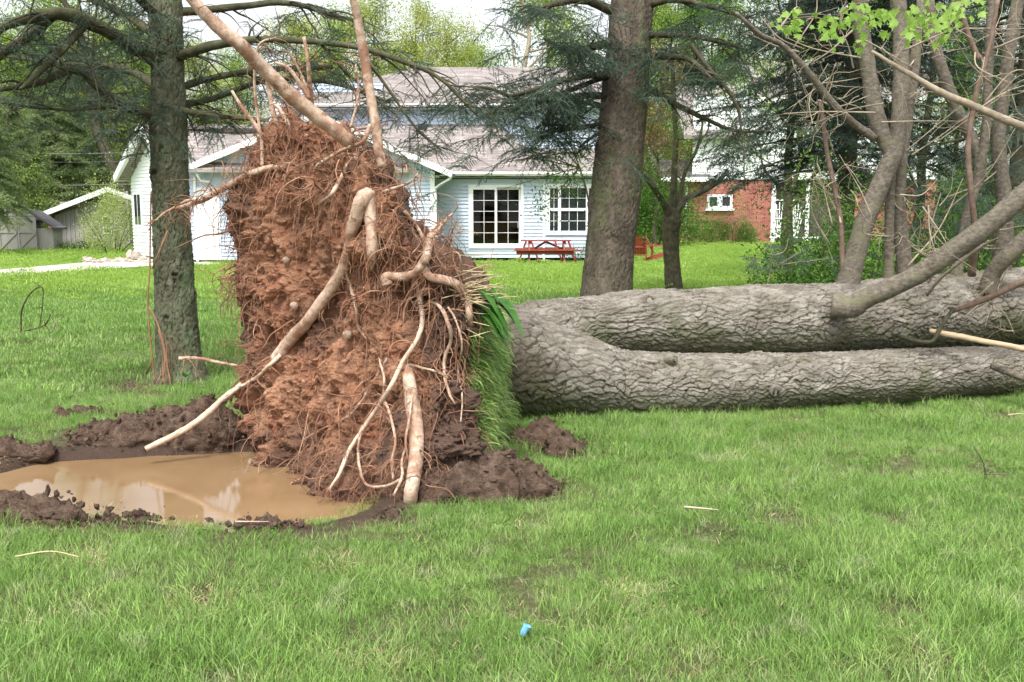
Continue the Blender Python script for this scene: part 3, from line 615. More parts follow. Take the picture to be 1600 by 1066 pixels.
# random medium and fine roots
def wander(rng, p, d, L, seg, grav=.25, jit=.35):
    out = [p]; d = d/np.linalg.norm(d)
    for k in range(seg):
        d = d+rng.normal(size=3)*jit+np.array((0, 0, -grav)); d /= np.linalg.norm(d); p = p+d*L/seg; out.append(p)
    return out
rng = np.random.default_rng(77)
front = np.where((pU < 4.3) | (pU > 9.3))[0]
med = MB()
def pick(cond, n): k = front[cond(pvg[front])]; return k[rng.integers(0, len(k), n)]
pxa = pvg[:, 0]/pvg[:, 1]*F+800
zones = [(lambda p: p[:, 2] > -.1, 70), (lambda p: p[:, 2] > 1.75, 110), (lambda p: (p[:, 2] > .2) & (p[:, 0]/p[:, 1]*F+800 < 410), 80), (lambda p: (p[:, 2] < 1.3) & (p[:, 0]/p[:, 1]*F+800 > 560), 60), (lambda p: (p[:, 0]/p[:, 1]*F+800 > 610) & (p[:, 2] > 1.1), 80), (lambda p: (p[:, 2] < .45) & (p[:, 0]/p[:, 1]*F+800 < 600), 60)]
fine = MB()
for cond, n in zones:
    for i in pick(cond, n):
        p = pvg[i]; nn = pn[i]; tan = rng.normal(size=3); tan -= tan@nn*nn
        d = nn*rng.uniform(.2, .9)+tan*.8; L = rng.uniform(.1, .42); r0 = rng.uniform(.0025, .007)
        if rng.random() < .12: r0 *= 1.8; L *= 1.3
        w = wander(rng, p-nn*.015, d, L, 6, rng.uniform(0, .35)); fine.tube(w, np.linspace(r0, r0*.25, 7), 4, 2, False)
        for _ in range(rng.integers(1, 4)):
            k = rng.integers(1, 6); w2 = wander(rng, w[k], rng.normal(size=3)+nn*.5, L*.5, 4, .15); fine.tube(w2, np.linspace(r0*.55, r0*.2, 5), 3, 2, False)
for _ in range(2600):                            # hair roots
    i = front[rng.integers(0, len(front))]; p = pvg[i]; nn = pn[i]; tan = rng.normal(size=3)
    if rng.random() < .5 and not (pxa[i] < 430 or p[2] > 1.6 or pxa[i] > 590 or p[2] < .6): continue
    w = wander(rng, p-nn*.01, nn*.35+tan*.7, rng.uniform(.05, .2), 4, rng.uniform(0, .5), .45); fine.tube(w, np.linspace(.0018, .0008, 5), 3, 1, False)
for p3, r3 in MAIN:                              # rootlets on the big roots
    for _ in range(15):
        k = rng.integers(0, len(p3)-1); t = rng.random(); p = np.array(p3[k])*(1-t)+np.array(p3[k+1])*t
        w = wander(rng, p, rng.normal(size=3)+np.array((0, -.3, 0)), rng.uniform(.08, .28), 5, .2, .4); r0 = rng.uniform(.0015, .004); fine.tube(w, np.linspace(r0, r0*.3, 6), 3, 2, False)
for mi in (3, 4, 6, 7, 8, 10, 14):
    p3, r3 = MAIN[mi]; e = np.array(p3[-1]); d = e-np.array(p3[-2]); d /= np.linalg.norm(d)
    for _ in range(9): w = wander(rng, e-d*.03+rng.normal(size=3)*r3[-1]*.5, d+rng.normal(size=3)*.25, rng.uniform(.05, .14), 3, .1, .2); fine.tube(w, np.linspace(max(.003, r3[-1]*.3), .001, 4), 4, 2, False)
for (sx, sy, Y, L, n) in ((330, 300, 6.85, .45, 16), (350, 290, 6.85, .5, 14), (300, 318, 6.88, .3, 6), (640, 300, 6.0, .3, 16), (700, 410, 5.9, .3, 14), (672, 372, 5.8, .3, 8), (345, 440, 6.9, .22, 16), (360, 470, 6.9, .2, 10), (700, 360, 5.8, .35, 5), (395, 245, 6.8, .4, 26), (620, 255, 6.2, .3, 20), (520, 700, 5.8, .3, 16), (700, 440, 5.9, .5, 5), (450, 190, 6.6, .35, 20), (560, 215, 6.4, .3, 22)):
    for _ in range(n):
        w = wander(rng, np.array(P(sx+rng.normal()*12, sy+rng.normal()*8, Y)), rng.normal(size=3)+(0, -.1, -.1), L*rng.uniform(.5, 1.2), 7, rng.uniform(.05, .4), .3); r0 = rng.uniform(.002, .0045); fine.tube(w, np.linspace(r0, r0*.3, 8), 4, 2, False)
for _ in range(520):                             # hanging veil
    i = front[rng.integers(0, len(front))]; u_ = pxa[i]; z_ = pvg[i][2]
    if not (u_ > 570 or z_ < .5 or z_ > 1.7 or u_ < 430) and rng.random() < .85: continue
    w = wander(rng, pvg[i]-pn[i]*.01, pn[i]*.7+rng.normal(size=3)*.3, rng.uniform(.15, .5), 8, rng.uniform(.35, .8), .22); r0 = rng.uniform(.0015, .0042); fine.tube(w, np.linspace(r0, r0*.35, 9), 4, 2, False)
V, Q, T = fine.arrays(); link('fine_roots', mesh_np('fine_roots', V, Q, T, M['fineroot'], True), FT, kind='stuff')
# crumbs of soil clinging to the face
def clods(n, sampler, mat, r0, r1, seed):
    rng = np.random.default_rng(seed); ico = []; mb = MB()
    t = (1+5**.5)/2; v0 = np.array([(-1,t,0),(1,t,0),(-1,-t,0),(1,-t,0),(0,-1,t),(0,1,t),(0,-1,-t),(0,1,-t),(t,0,-1),(t,0,1),(-t,0,-1),(-t,0,1)])/1.9
    f0 = [(0,11,5),(0,5,1),(0,1,7),(0,7,10),(0,10,11),(1,5,9),(5,11,4),(11,10,2),(10,7,6),(7,1,8),(3,9,4),(3,4,2),(3,2,6),(3,6,8),(3,8,9),(4,9,5),(2,4,11),(6,2,10),(8,6,7),(9,8,1)]
    for _ in range(n):
        p = sampler(rng); r = r0+(r1-r0)*rng.random()**3
        mb.add(v0*rng.uniform(.45, 1.3, (12, 1))*r*rng.uniform(.5, 1.2, 3)+p, None, f0)
    return mb
CI = []
def on_plate(rng):
    i = front[rng.integers(0, len(front))]; CI.append(i); return pvg[i]
cl = clods(2600, on_plate, None, .006, .028, 5); V, Q, T = cl.arrays()
link('soil_crumbs', mesh_np('soil_crumbs', V, Q, T, M['clay'], False, {'dark': np.repeat(dark[np.array(CI)], 12)}), FT, kind='stuff')
st = MB()
for (x, y, r) in ((448, 407, .026), (460, 478, .028), (543, 523, .03), (685, 476, .02)):
    V, Q, T = sweep([(0, 0, -r), (0, 0, -r*.6), (0, 0, 0), (0, 0, r*.6), (0, 0, r)], [r*.2, r*.8, r, r*.8, r*.2], 10, 3)
    link('stone', mesh_np('stone', bumpy(V, r*.25, 20, 4)+np.array(P(x, y, surf(x, y)-.01)), Q, T, M['stone'], True), FT)
# sod on the old ground surface, now upright
sk = np.where((pU > 4.25) & (pU < 6.4) & (pvg[:, 2] > .05) & (pvg[:, 2] < .98))[0]
rs = np.random.default_rng(3); n = 4200; k = sk[rs.integers(0, len(sk), n)]
b0 = pvg[k]+rs.normal(size=(n, 3))*.006; nn = pn[k]; Lh = rs.uniform(.05, .16, n)[:, None]; side = rs.normal(size=(n, 3))*.35
d0 = nn+side+np.array((0, -.25, .25)); d0 /= np.linalg.norm(d0, axis=1)[:, None]
p1 = b0+d0*Lh*.45; p2 = p1+(d0*.8+np.array((.15, -.05, -.45)))*Lh*.4; p3_ = p2+(d0*.5+np.array((.05, 0, -.8)))*Lh*.35
wv = np.cross(d0, np.array((0, 0, 1.)))+rs.normal(size=(n, 3))*.3; wv /= np.linalg.norm(wv, axis=1)[:, None]; wv *= .0032
V = np.stack([b0-wv, b0+wv, p1-wv, p1+wv, p2-wv*.7, p2+wv*.7, p3_], 1).reshape(-1, 3); i = (np.arange(n)*7)[:, None]
link('sod', mesh_np('sod', V, np.concatenate([i+np.array([[0, 1, 3, 2]]), i+np.array([[2, 3, 5, 4]])]), i+np.array([[4, 5, 6]]), M['grass'], True), FT, kind='stuff')

# twin trunk
def bark(pts, rad, n, seg_len, seed, amp=.012, cell=(.075, .05), knots=(), mossdir=None, squash=1, name='trunk', parent=None, mat='bark_log', low=.05, basedark=0, **kw):
    p, r = catmull(pts, rad, 12); s = np.concatenate([[0], np.cumsum(np.linalg.norm(np.diff(p, axis=0), axis=1))])
    m = max(4, int(s[-1]/seg_len)); ss = np.linspace(0, s[-1], m); p = np.stack([np.interp(ss, s, p[:, k]) for k in range(3)], -1); r = np.interp(ss, s, r)
    t, U, B = frames(p); th = np.arange(n)*2*math.pi/n; c, sn = np.cos(th), np.sin(th)
    dirv = c[None, :, None]*U[:, None]+sn[None, :, None]*B[:, None]; Sg = np.broadcast_to(ss[:, None], (m, n)).ravel()
    rc = np.mean(r); C3 = np.stack([Sg, np.tile(c*rc, m), np.tile(sn*rc, m)], -1)
    w = C3+.03*np.stack([fbm(C3*9, 2, seed+1), fbm(C3*9, 2, seed+2), fbm(C3*9, 2, seed+3)], -1)
    q = w/np.array([cell[0], cell[1], cell[1]]); q = q+.35*np.stack([vnoise(q*.8, seed+21), vnoise(q*.8, seed+22), vnoise(q*.8, seed+23)], -1); f1, f2, cid, off = worley(q, seed+4, True); e1 = sstep(.0, .13, f2-f1)
    g1, g2, gid = worley(q*np.array([1.6, 2.2, 2.2])+5, seed+6); e2 = sstep(.0, .2, g2-g1); tilt = off[:, 1]*-np.tile(sn, m)+off[:, 2]*np.tile(c, m)+.6*off[:, 0]
    lowf = fbm(C3*2.2, 3, seed+8)
    d = amp*(.75*e1-.6+.6*(cid-.5)+.3*e2+.35*(gid-.5)+.9*tilt)+low*rc*lowf+amp*.5*fbm(C3*60, 2, seed+9)
    for (ks, kt, kr, kh) in knots:
        dd = np.sqrt((Sg-ks)**2+(rc*((np.tile(th, m)-kt+math.pi) % (2*math.pi)-math.pi))**2)/kr
        d += kh*np.exp(-dd**2*.8)-1.6*kh*np.exp(-(dd/.45)**4)
        e1 = e1*(1-.9*(dd < .5))
    V = p[:, None]+dirv*(np.tile(r, (n, 1)).T[..., None])*np.array([1, 1, squash])+dirv*d.reshape(m, n, 1)
    nz_ = dirv[..., 2].ravel(); V = V.reshape(-1, 3)
    moss_and_shade = np.clip(.6*sstep(.25, .7, fbm(C3*3.3, 3, seed+11))*sstep(.9, .0, nz_)*.9, 0, 1)+.85*sstep(.15, -.7, nz_)  # moss patches; underside darkened in colour for shade as well as moss
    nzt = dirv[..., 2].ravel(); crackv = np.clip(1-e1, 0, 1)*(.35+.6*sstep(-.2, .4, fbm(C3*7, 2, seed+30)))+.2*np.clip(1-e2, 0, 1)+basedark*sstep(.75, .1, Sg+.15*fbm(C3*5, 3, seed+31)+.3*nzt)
    i = np.arange(m-1)[:, None]*n; j = np.arange(n)[None, :]; j2 = (j+1) % n; Q = np.stack([i+j, i+j2, i+n+j2, i+n+j], -1).reshape(-1, 4)
    V = np.vstack([V, p[0], p[-1]]); c0 = m*n; T = [(c0, (k_+1) % n, k_) for k_ in range(n)]+[(c0+1, (m-1)*n+k_, (m-1)*n+(k_+1) % n) for k_ in range(n)]
    return link(name, mesh_np(name, V, Q, T, M[mat], True, {'crack': np.append(np.clip(crackv, 0, 1), [0, 0]), 'moss': np.append(moss_and_shade, [0, 0])}), parent, **kw)
def cr(px, py, Y, rpx): return P(px, py, Y), rpx/F*Y
def barkpx(L, *a, **k):
    q = [cr(*l) for l in L]; return bark([x[0] for x in q], [x[1] for x in q], *a, **k)
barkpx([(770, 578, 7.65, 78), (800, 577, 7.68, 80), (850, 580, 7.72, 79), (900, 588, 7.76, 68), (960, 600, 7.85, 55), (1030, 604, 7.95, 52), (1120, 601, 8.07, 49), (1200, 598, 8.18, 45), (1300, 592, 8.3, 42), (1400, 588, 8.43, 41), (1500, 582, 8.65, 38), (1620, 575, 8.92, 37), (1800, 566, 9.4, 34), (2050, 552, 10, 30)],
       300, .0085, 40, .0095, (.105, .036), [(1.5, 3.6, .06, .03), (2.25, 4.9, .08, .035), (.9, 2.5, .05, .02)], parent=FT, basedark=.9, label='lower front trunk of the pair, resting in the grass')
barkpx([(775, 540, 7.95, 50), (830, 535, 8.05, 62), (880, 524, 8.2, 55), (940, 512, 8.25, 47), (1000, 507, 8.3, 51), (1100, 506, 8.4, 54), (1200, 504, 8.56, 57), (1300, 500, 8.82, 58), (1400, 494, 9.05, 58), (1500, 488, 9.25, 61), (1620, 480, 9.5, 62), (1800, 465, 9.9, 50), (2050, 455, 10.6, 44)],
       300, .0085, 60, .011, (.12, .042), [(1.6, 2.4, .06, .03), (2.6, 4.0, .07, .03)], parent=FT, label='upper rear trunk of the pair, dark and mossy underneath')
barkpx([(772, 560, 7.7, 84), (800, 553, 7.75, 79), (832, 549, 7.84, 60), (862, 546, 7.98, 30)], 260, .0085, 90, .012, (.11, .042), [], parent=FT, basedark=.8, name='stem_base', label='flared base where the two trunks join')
def knot(px, py, Y, rp, tilt=(0, -1, 0), L=.03):
    c = np.array(P(px, py, Y)); r = rp/F*Y; t = np.array(tilt, float); t /= np.linalg.norm(t)
    V, Q, T = sweep([c-t*.05, c, c+t*L*.8, c+t*L, c+t*L*.7, c-t*.03], [r*1.5, r*1.25, r*1.05, r*.85, r*.68, r*.62], 20, 3)
    k = link('knot', mesh_np('knot', bumpy(V, r*.12, .9/r, 5), Q, T, M['bark_log'], True, {'crack': np.zeros(len(V)), 'moss': np.zeros(len(V))}), FT)
    V, Q, T = sweep([c-t*.035, c-t*.015], [r*.66, r*.66], 16, 1); link('knot_hole', mesh_np('knot_hole', V, Q, T, M['limb_dark'], True), k)
knot(1210, 610, 7.93, 8, (.25, -1, -.1)); knot(1050, 562, 7.78, 7, (.5, -1, .3)); knot(1220, 516, 8.48, 8, (.3, -1, .1)); knot(1072, 468, 8.42, 8, (0, -1, .9), .012); knot(1015, 495, 8.23, 6, (0, -1, .3), .01); knot(1080, 640, 7.84, 7, (0, -1, -.5), .02)
# limbs of the fallen tree
def limb(L, mat='limb', name='limb', parent=FT, n=14, label=None, amp=.10):
    q = [cr(l[0], l[1], l[2], l[3]/2) for l in L]; r = [x[1]*.88 for x in q]; V, Q, T = sweep([x[0] for x in q], r, n, 8); k = np.mean(r)
    V = bumpy(V, k*amp*1.5, .1/k, 5); V = bumpy(V, k*amp*.8, .8/k, 9); V = bumpy(V, k*amp*.4, 3/k, 9); return link(name, mesh_np(name, V, Q, T, M[mat], True), parent, label=label)
limb([(1320, 462, 8.9, 46), (1328, 430, 8.9, 38), (1345, 365, 8.9, 35), (1365, 310, 8.9, 34), (1388, 260, 8.9, 33), (1402, 220, 8.9, 30), (1408, 120, 8.95, 27), (1404, 30, 9, 26), (1400, -60, 9, 24)], label='thick grey limb rising from the rear trunk')
limb([(1394, 245, 8.92, 28), (1372, 190, 8.95, 30), (1358, 110, 9, 28), (1346, 40, 9, 26), (1340, -50, 9, 24)])
limb([(1300, 478, 8.35, 46), (1330, 480, 8.3, 40), (1360, 465, 8.25, 36), (1440, 425, 8.15, 35), (1530, 362, 8.0, 36), (1600, 302, 7.9, 36), (1700, 220, 7.8, 34)], label='long bare limb slanting up to the right in front')
limb([(1390, 450, 9.1, 24), (1389, 420, 9.1, 17), (1390, 330, 9.1, 17), (1393, 250, 9.1, 18)])
limb([(1416, 450, 9.15, 34), (1413, 410, 9.15, 28), (1406, 330, 9.15, 24), (1410, 250, 9.15, 20), (1425, 130, 9.2, 18), (1440, 0, 9.3, 15)])
limb([(1540, 455, 8.95, 34), (1552, 425, 8.9, 28), (1580, 395, 8.8, 30), (1640, 340, 8.7, 30)], label='short stout limb at the right edge')
limb([(1485, 470, 9.2, 22), (1495, 420, 9.2, 20), (1515, 330, 9.25, 20), (1530, 250, 9.25, 18), (1490, 160, 9.3, 22), (1462, 80, 9.3, 20), (1450, 0, 9.35, 20)])
limb([(1560, 450, 9.4, 34), (1570, 330, 9.4, 28), (1560, 220, 9.4, 24), (1575, 100, 9.4, 22), (1595, -20, 9.4, 20)])
limb([(1525, 300, 9.25, 16), (1540, 200, 9.2, 16), (1545, 90, 9.2, 16), (1552, -10, 9.2, 14)])
limb([(1366, 216, 8.9, 15), (1330, 190, 8.8, 13), (1300, 160, 8.7, 13), (1258, 108, 8.6, 12), (1222, 70, 8.5, 10), (1190, 55, 8.4, 8), (1150, 20, 8.3, 6)])
limb([(1640, 210, 8.6, 18), (1590, 195, 8.6, 14), (1520, 165, 8.6, 13), (1470, 145, 8.6, 12), (1420, 115, 8.6, 9), (1362, 80, 8.6, 6)], 'twig')
limb([(1518, 430, 8.9, 14), (1524, 370, 8.7, 11), (1517, 300, 8.6, 10), (1513, 230, 8.6, 10), (1525, 150, 8.6, 9), (1545, 75, 8.6, 8), (1560, 0, 8.6, 7)], 'limb_red')
limb([(1530, 95, 8.6, 10), (1512, 50, 8.6, 9), (1498, 5, 8.6, 9), (1490, -20, 8.6, 9)], 'limb_red')
limb([(1318, 440, 8.9, 10), (1312, 340, 8.9, 9), (1293, 240, 8.9, 8), (1282, 160, 8.9, 7)], 'limb_red')
limb([(1485, 487, 8.45, 9), (1540, 467, 8.35, 11), (1600, 440, 8.25, 13), (1680, 410, 8.2, 14)], 'limb_red')
limb([(1400, 524, 8.5, 6), (1428, 532, 8.4, 8), (1456, 534, 8.3, 7), (1470, 510, 8.3, 7), (1490, 482, 8.4, 7)], 'limb_dark')
limb([(1552, 572, 8.4, 13), (1580, 583, 8.2, 14), (1640, 605, 7.9, 14)], label='cut pale limb stub sticking out at the right edge')
limb([(1448, 462, 8.5, 5), (1475, 430, 8.4, 6), (1530, 388, 8.3, 6), (1560, 372, 8.2, 4)])
limb([(1452, 516, 8.35, 8), (1490, 524, 8.3, 11), (1540, 534, 8.2, 10), (1600, 545, 8.1, 11), (1660, 555, 8, 11)], 'wood_pale', 'broken_branch', label='split orange broken branch caught between the trunks')
tw = MB(); rng = np.random.default_rng(8)
TW = [(1366, 80, 1440, 160), (1280, 140, 1400, 130), (1330, 40, 1260, 120), (1420, 250, 1530, 180), (1400, 300, 1460, 295), (1330, 330, 1270, 300), (1300, 330, 1260, 250), (1440, 400, 1560, 380), (1400, 380, 1340, 330), (1480, 330, 1560, 230), (1500, 220, 1600, 120), (1520, 60, 1600, 20), (1560, 70, 1640, 78), (1540, 94, 1600, 110), (1545, 120, 1490, 70), (1240, 90, 1180, 40), (1280, 160, 1220, 190), (1220, 70, 1270, 10), (1380, 330, 1300, 260), (1450, 330, 1500, 400), (1470, 420, 1400, 350), (1440, 440, 1480, 300), (1310, 400, 1250, 330), (1590, 430, 1500, 470), (1580, 460, 1500, 500), (1570, 505, 1500, 470), (1600, 520, 1560, 490), (1290, 240, 1250, 190), (1283, 200, 1300, 110), (1410, 60, 1470, 30), (1350, 100, 1290, 60), (1430, 100, 1500, 60), (1540, 180, 1600, 160), (1380, 190, 1490, 190), (1380, 160, 1250, 165)]
for (x0, y0, x1, y1) in TW*2:
    Y = rng.uniform(8.3, 9.2); a = np.array(P(x0+rng.normal()*14, y0+rng.normal()*14, Y)); b = np.array(P(x1+rng.normal()*22, y1+rng.normal()*22, Y+rng.normal()*.3)); md = (a+b)/2+rng.normal(size=3)*.05
    r0 = rng.uniform(.004, .011); tw.tube([a, md, b], [r0, r0*.7, r0*.35], 5, 5)
    for _ in range(4):
        t = rng.uniform(.15, .9); p = a*(1-t)+b*t; w = wander(rng, p, (b-a)/np.linalg.norm(b-a)+rng.normal(size=3)*.8, rng.uniform(.15, .5), 5, .03, .25); tw.tube(w, np.linspace(r0*.5, r0*.15, 6), 4, 2, False)
V, Q, T = tw.arrays(); link('twigs', mesh_np('twigs', V, Q, T, M['twig'], True), FT, kind='stuff')
def sprays_along(pts, n, spread, s0, s1, rng, droop=.2):
    p, _ = catmull(pts, [1]*len(pts), 6); O = []; R = []
    for _ in range(n):
        k = rng.integers(0, len(p)-1); t = rng.random(); q = p[k]*(1-t)+p[k+1]*t+rng.normal(size=3)*spread*np.array([1, 1, .6])
        O.append(q); R.append((rng.normal()*.5, rng.normal()*.3+droop, rng.uniform(0, 6.28)))
    return O, R, rng.uniform(s0, s1, n)
def spraypart(parent, lines, protos='spray', seed=1, name='needles', **kw):
    rng = np.random.default_rng(seed); O, R, Sx = [], [], []
    for (pts, n, sp, s0, s1) in lines:
        o, r_, s_ = sprays_along(pts, n, sp, s0, s1, rng); O += o; R += r_; Sx += list(s_)
    return scatter(name, O, R, Sx, PR[protos], parent, kind='stuff', **kw)
spraypart(FT, [([P(1540, 330, 9.6), P(1580, 250, 9.6), P(1600, 150, 9.6)], 60, .22, .7, 1.3), ([P(1450, 350, 9.7), P(1480, 280, 9.8)], 26, .2, .6, 1.1), ([P(1540, 50, 9.8), P(1600, 60, 9.8)], 22, .3, .7, 1.2), ([P(1480, 350, 9.8), P(1560, 400, 9.8)], 20, .2, .6, 1), ([P(1400, 180, 9.7), P(1425, 240, 9.7)], 12, .15, .6, 1),
               ([P(1330, 400, 9.6), P(1430, 400, 9.7)], 8, .2, .6, 1)], 'spray_blue', 4, 'blue_needles')
# young sprig standing on the log
SG = thing('spruce_sprig', 'small blue-green spruce sprig standing on top of the rear trunk', 'twig', P(1200, 450, 8.75))
mb = MB(); sl = []
for (a, b, c) in (((1198, 448), (1206, 410), (1204, 370)), ((1206, 420), (1240, 400), (1268, 385)), ((1204, 425), (1182, 412), (1176, 402)), ((1206, 400), (1226, 392), (1232, 372)), ((1210, 415), (1262, 408), (1296, 404))):
    q = [P(*z, 8.7) for z in (a, b, c)]; mb.tube(q, [.006, .004, .0015], 5, 4); sl.append((q, 10, .035, .3, .5))
mb.build('stem', M['twig'], SG, True); spraypart(SG, sl, 'spray_blue', 9)
# broad-leaved plant hanging off the rim: every leaf its own part
PL = thing('leafy_plant', 'clump of broad green leaves hanging from the rim of the root plate', 'plant', P(748, 465, 6.4))
rng = np.random.default_rng(21)
for k in range(30):
    b = np.array(P(748+rng.normal()*8, 476+rng.normal()*14, 5.95)); a = rng.uniform(-.4, .9); l = rng.uniform(.17, .32)
    d = np.array((math.cos(a)*.9, rng.uniform(-.7, .2), math.sin(a)*.6)); d /= np.linalg.norm(d); V = []
    sdv = np.cross(d, (0, -.3, 1.)); sdv /= np.linalg.norm(sdv); w = l*rng.uniform(.10, .15); m = 8; up = np.cross(sdv, d)
    for q in range(m+1):
        t = q/m; c = b+d*l*t*(1-.25*t)+np.array((.02, 0, -1.))*l*.75*t*t; ww = w*math.sin(math.pi*min(1, t*.93+.05))**.8
        V += [c-sdv*ww+up*ww*.3, c, c+sdv*ww+up*ww*.3]
    Q = []
    for q in range(m): Q += [(3*q, 3*q+1, 3*q+4, 3*q+3), (3*q+1, 3*q+2, 3*q+5, 3*q+4)]
    link('leaf', mesh_np('leaf', V, Q, None, M['leaf_hosta'], True), PL)
mb = MB()
for _ in range(46):
    a = np.array(P(722+rng.normal()*16, 452+rng.normal()*24, 5.9)); w = wander(rng, a, np.array((1, -.1, rng.uniform(-.35, .45))), rng.uniform(.12, .28), 4, .03, .1); mb.tube(w, [.003, .003, .0025, .002, .001], 4, 2, False)
mb.build('dry_stalks', M['straw'], PL, True, kind='stuff')

# ---------------------------------------------------------------- heaps of dug-up soil
def heap(pts, rad, zs, seed, label, nring=90, seg=.022, amp=1.0, name='soil_heap', mat='darksoil', group='soil thrown up around the hole'):
    p, r = catmull(pts, rad, 10); s = np.concatenate([[0], np.cumsum(np.linalg.norm(np.diff(p, axis=0), axis=1))]); m = max(10, int(s[-1]/seg)); ss = np.linspace(0, s[-1], m)
    p = np.stack([np.interp(ss, s, p[:, k]) for k in range(3)], -1); r = np.interp(ss, s, r); u = np.linspace(0, 1, m); r = r*np.minimum(1, np.sqrt(np.clip(np.minimum(ss, s[-1]-ss)/(r+1e-6), .0004, 1)))
    t, U, B = frames(p); th = np.arange(nring)*2*math.pi/nring; dv = np.cos(th)[None, :, None]*U[:, None]+np.sin(th)[None, :, None]*B[:, None]
    V = (p[:, None]+dv*r[:, None, None]*np.array([1, 1, zs])).reshape(-1, 3); D = dv.reshape(-1, 3)
    q = V+.03*np.stack([vnoise(V*9, seed), vnoise(V*9, seed+1), vnoise(V*9, seed+2)], -1); f1, f2, c = worley(q*9, seed+3); g1, g2, gc = worley(q*24, seed+4); k1, k2, kc = worley(q*52, seed+7)
    rr = np.repeat(r, nring)/max(rad); d = amp*(.07*fbm(V*4, 3, seed+5)+.10*(.5-f1)+.05*(.5-g1)+.022*(.5-k1)+.015*fbm(V*40, 2, seed+6))*(.35+.65*rr); V = V+D*d[:, None]
    n = nring; i = np.arange(m-1)[:, None]*n; j = np.arange(n)[None, :]; j2 = (j+1) % n; Q = np.stack([i+j, i+j2, i+n+j2, i+n+j], -1).reshape(-1, 4)
    o = link(name, mesh_np(name, V, Q, None, M[mat], True), label=label, category='soil heap')
    if group: o['group'] = group
    rngc = np.random.default_rng(seed+50); top = V[D[:, 2] > -.3]
    c_ = clods(int(60+s[-1]*(700 if max(rad) > .2 else 230)), lambda g: top[g.integers(0, len(top))]+g.normal(size=3)*np.array([.05, .05, .005]), None, .004, .03, seed+9)
    VV, QQ, TT = c_.arrays(); k = MB(); link('clods', mesh_np('clods', VV, QQ, TT, M[mat], False), o, kind='stuff')
    return o
def g3(px, py, z=0): return G(px, py, z)
heap([g3(642, 775), g3(690, 775), g3(745, 772), g3(800, 768), g3(850, 768), g3(880, 764)], [.12, .24, .30, .26, .16, .06], .9, 100, 'large dark crumbly soil heap at the near foot of the root plate')
heap([g3(700, 735), g3(735, 730), g3(775, 735)], [.15, .24, .16], 1.1, 110, 'dark soil shoulder behind the large heap against the sod')
heap([g3(800, 680), g3(840, 690), g3(880, 705), g3(905, 722)], [.16, .17, .12, .05], .55, 120, 'low brown soil patch in front of the trunk base')
heap([g3(105, 693), g3(150, 688), g3(210, 686), g3(270, 682), g3(330, 682), g3(390, 680)], [.07, .13, .15, .20, .27, .34], .95, 130, 'high far mud bank between the pond and the spruce')
heap([g3(70, 660), g3(100, 656), g3(135, 650), g3(152, 645)], [.06, .12, .10, .07], .9, 140, 'small clump of turned soil beyond the far bank')
heap([g3(-90, 712), g3(-30, 706), g3(20, 705), g3(65, 706), g3(82, 700)], [.12, .15, .14, .10, .04], .6, 150, 'soil bank at the left end of the pond')
heap([g3(-120, 800), g3(-40, 806), g3(40, 806), g3(100, 812), g3(135, 814)], [.11, .14, .13, .12, .08], .8, 160, 'long low soil ridge on the near side of the pond')
heap([g3(150, 813), g3(166, 812), g3(184, 812)], [.07, .10, .07], .95, 170, 'round clod beside the near soil ridge')
heap([g3(195, 810), g3(220, 811), g3(245, 808)], [.03, .05, .03], .6, 180, 'flat smear of mud right of the round clod')
heap([g3(365, 822), g3(420, 822), g3(475, 818)], [.03, .055, .03], .7, 190, 'thin mud lip on the near water edge')
heap([g3(596, 802), g3(612, 812), g3(625, 822)], [.05, .07, .04], .8, 195, 'small soil lump below the hanging roots')
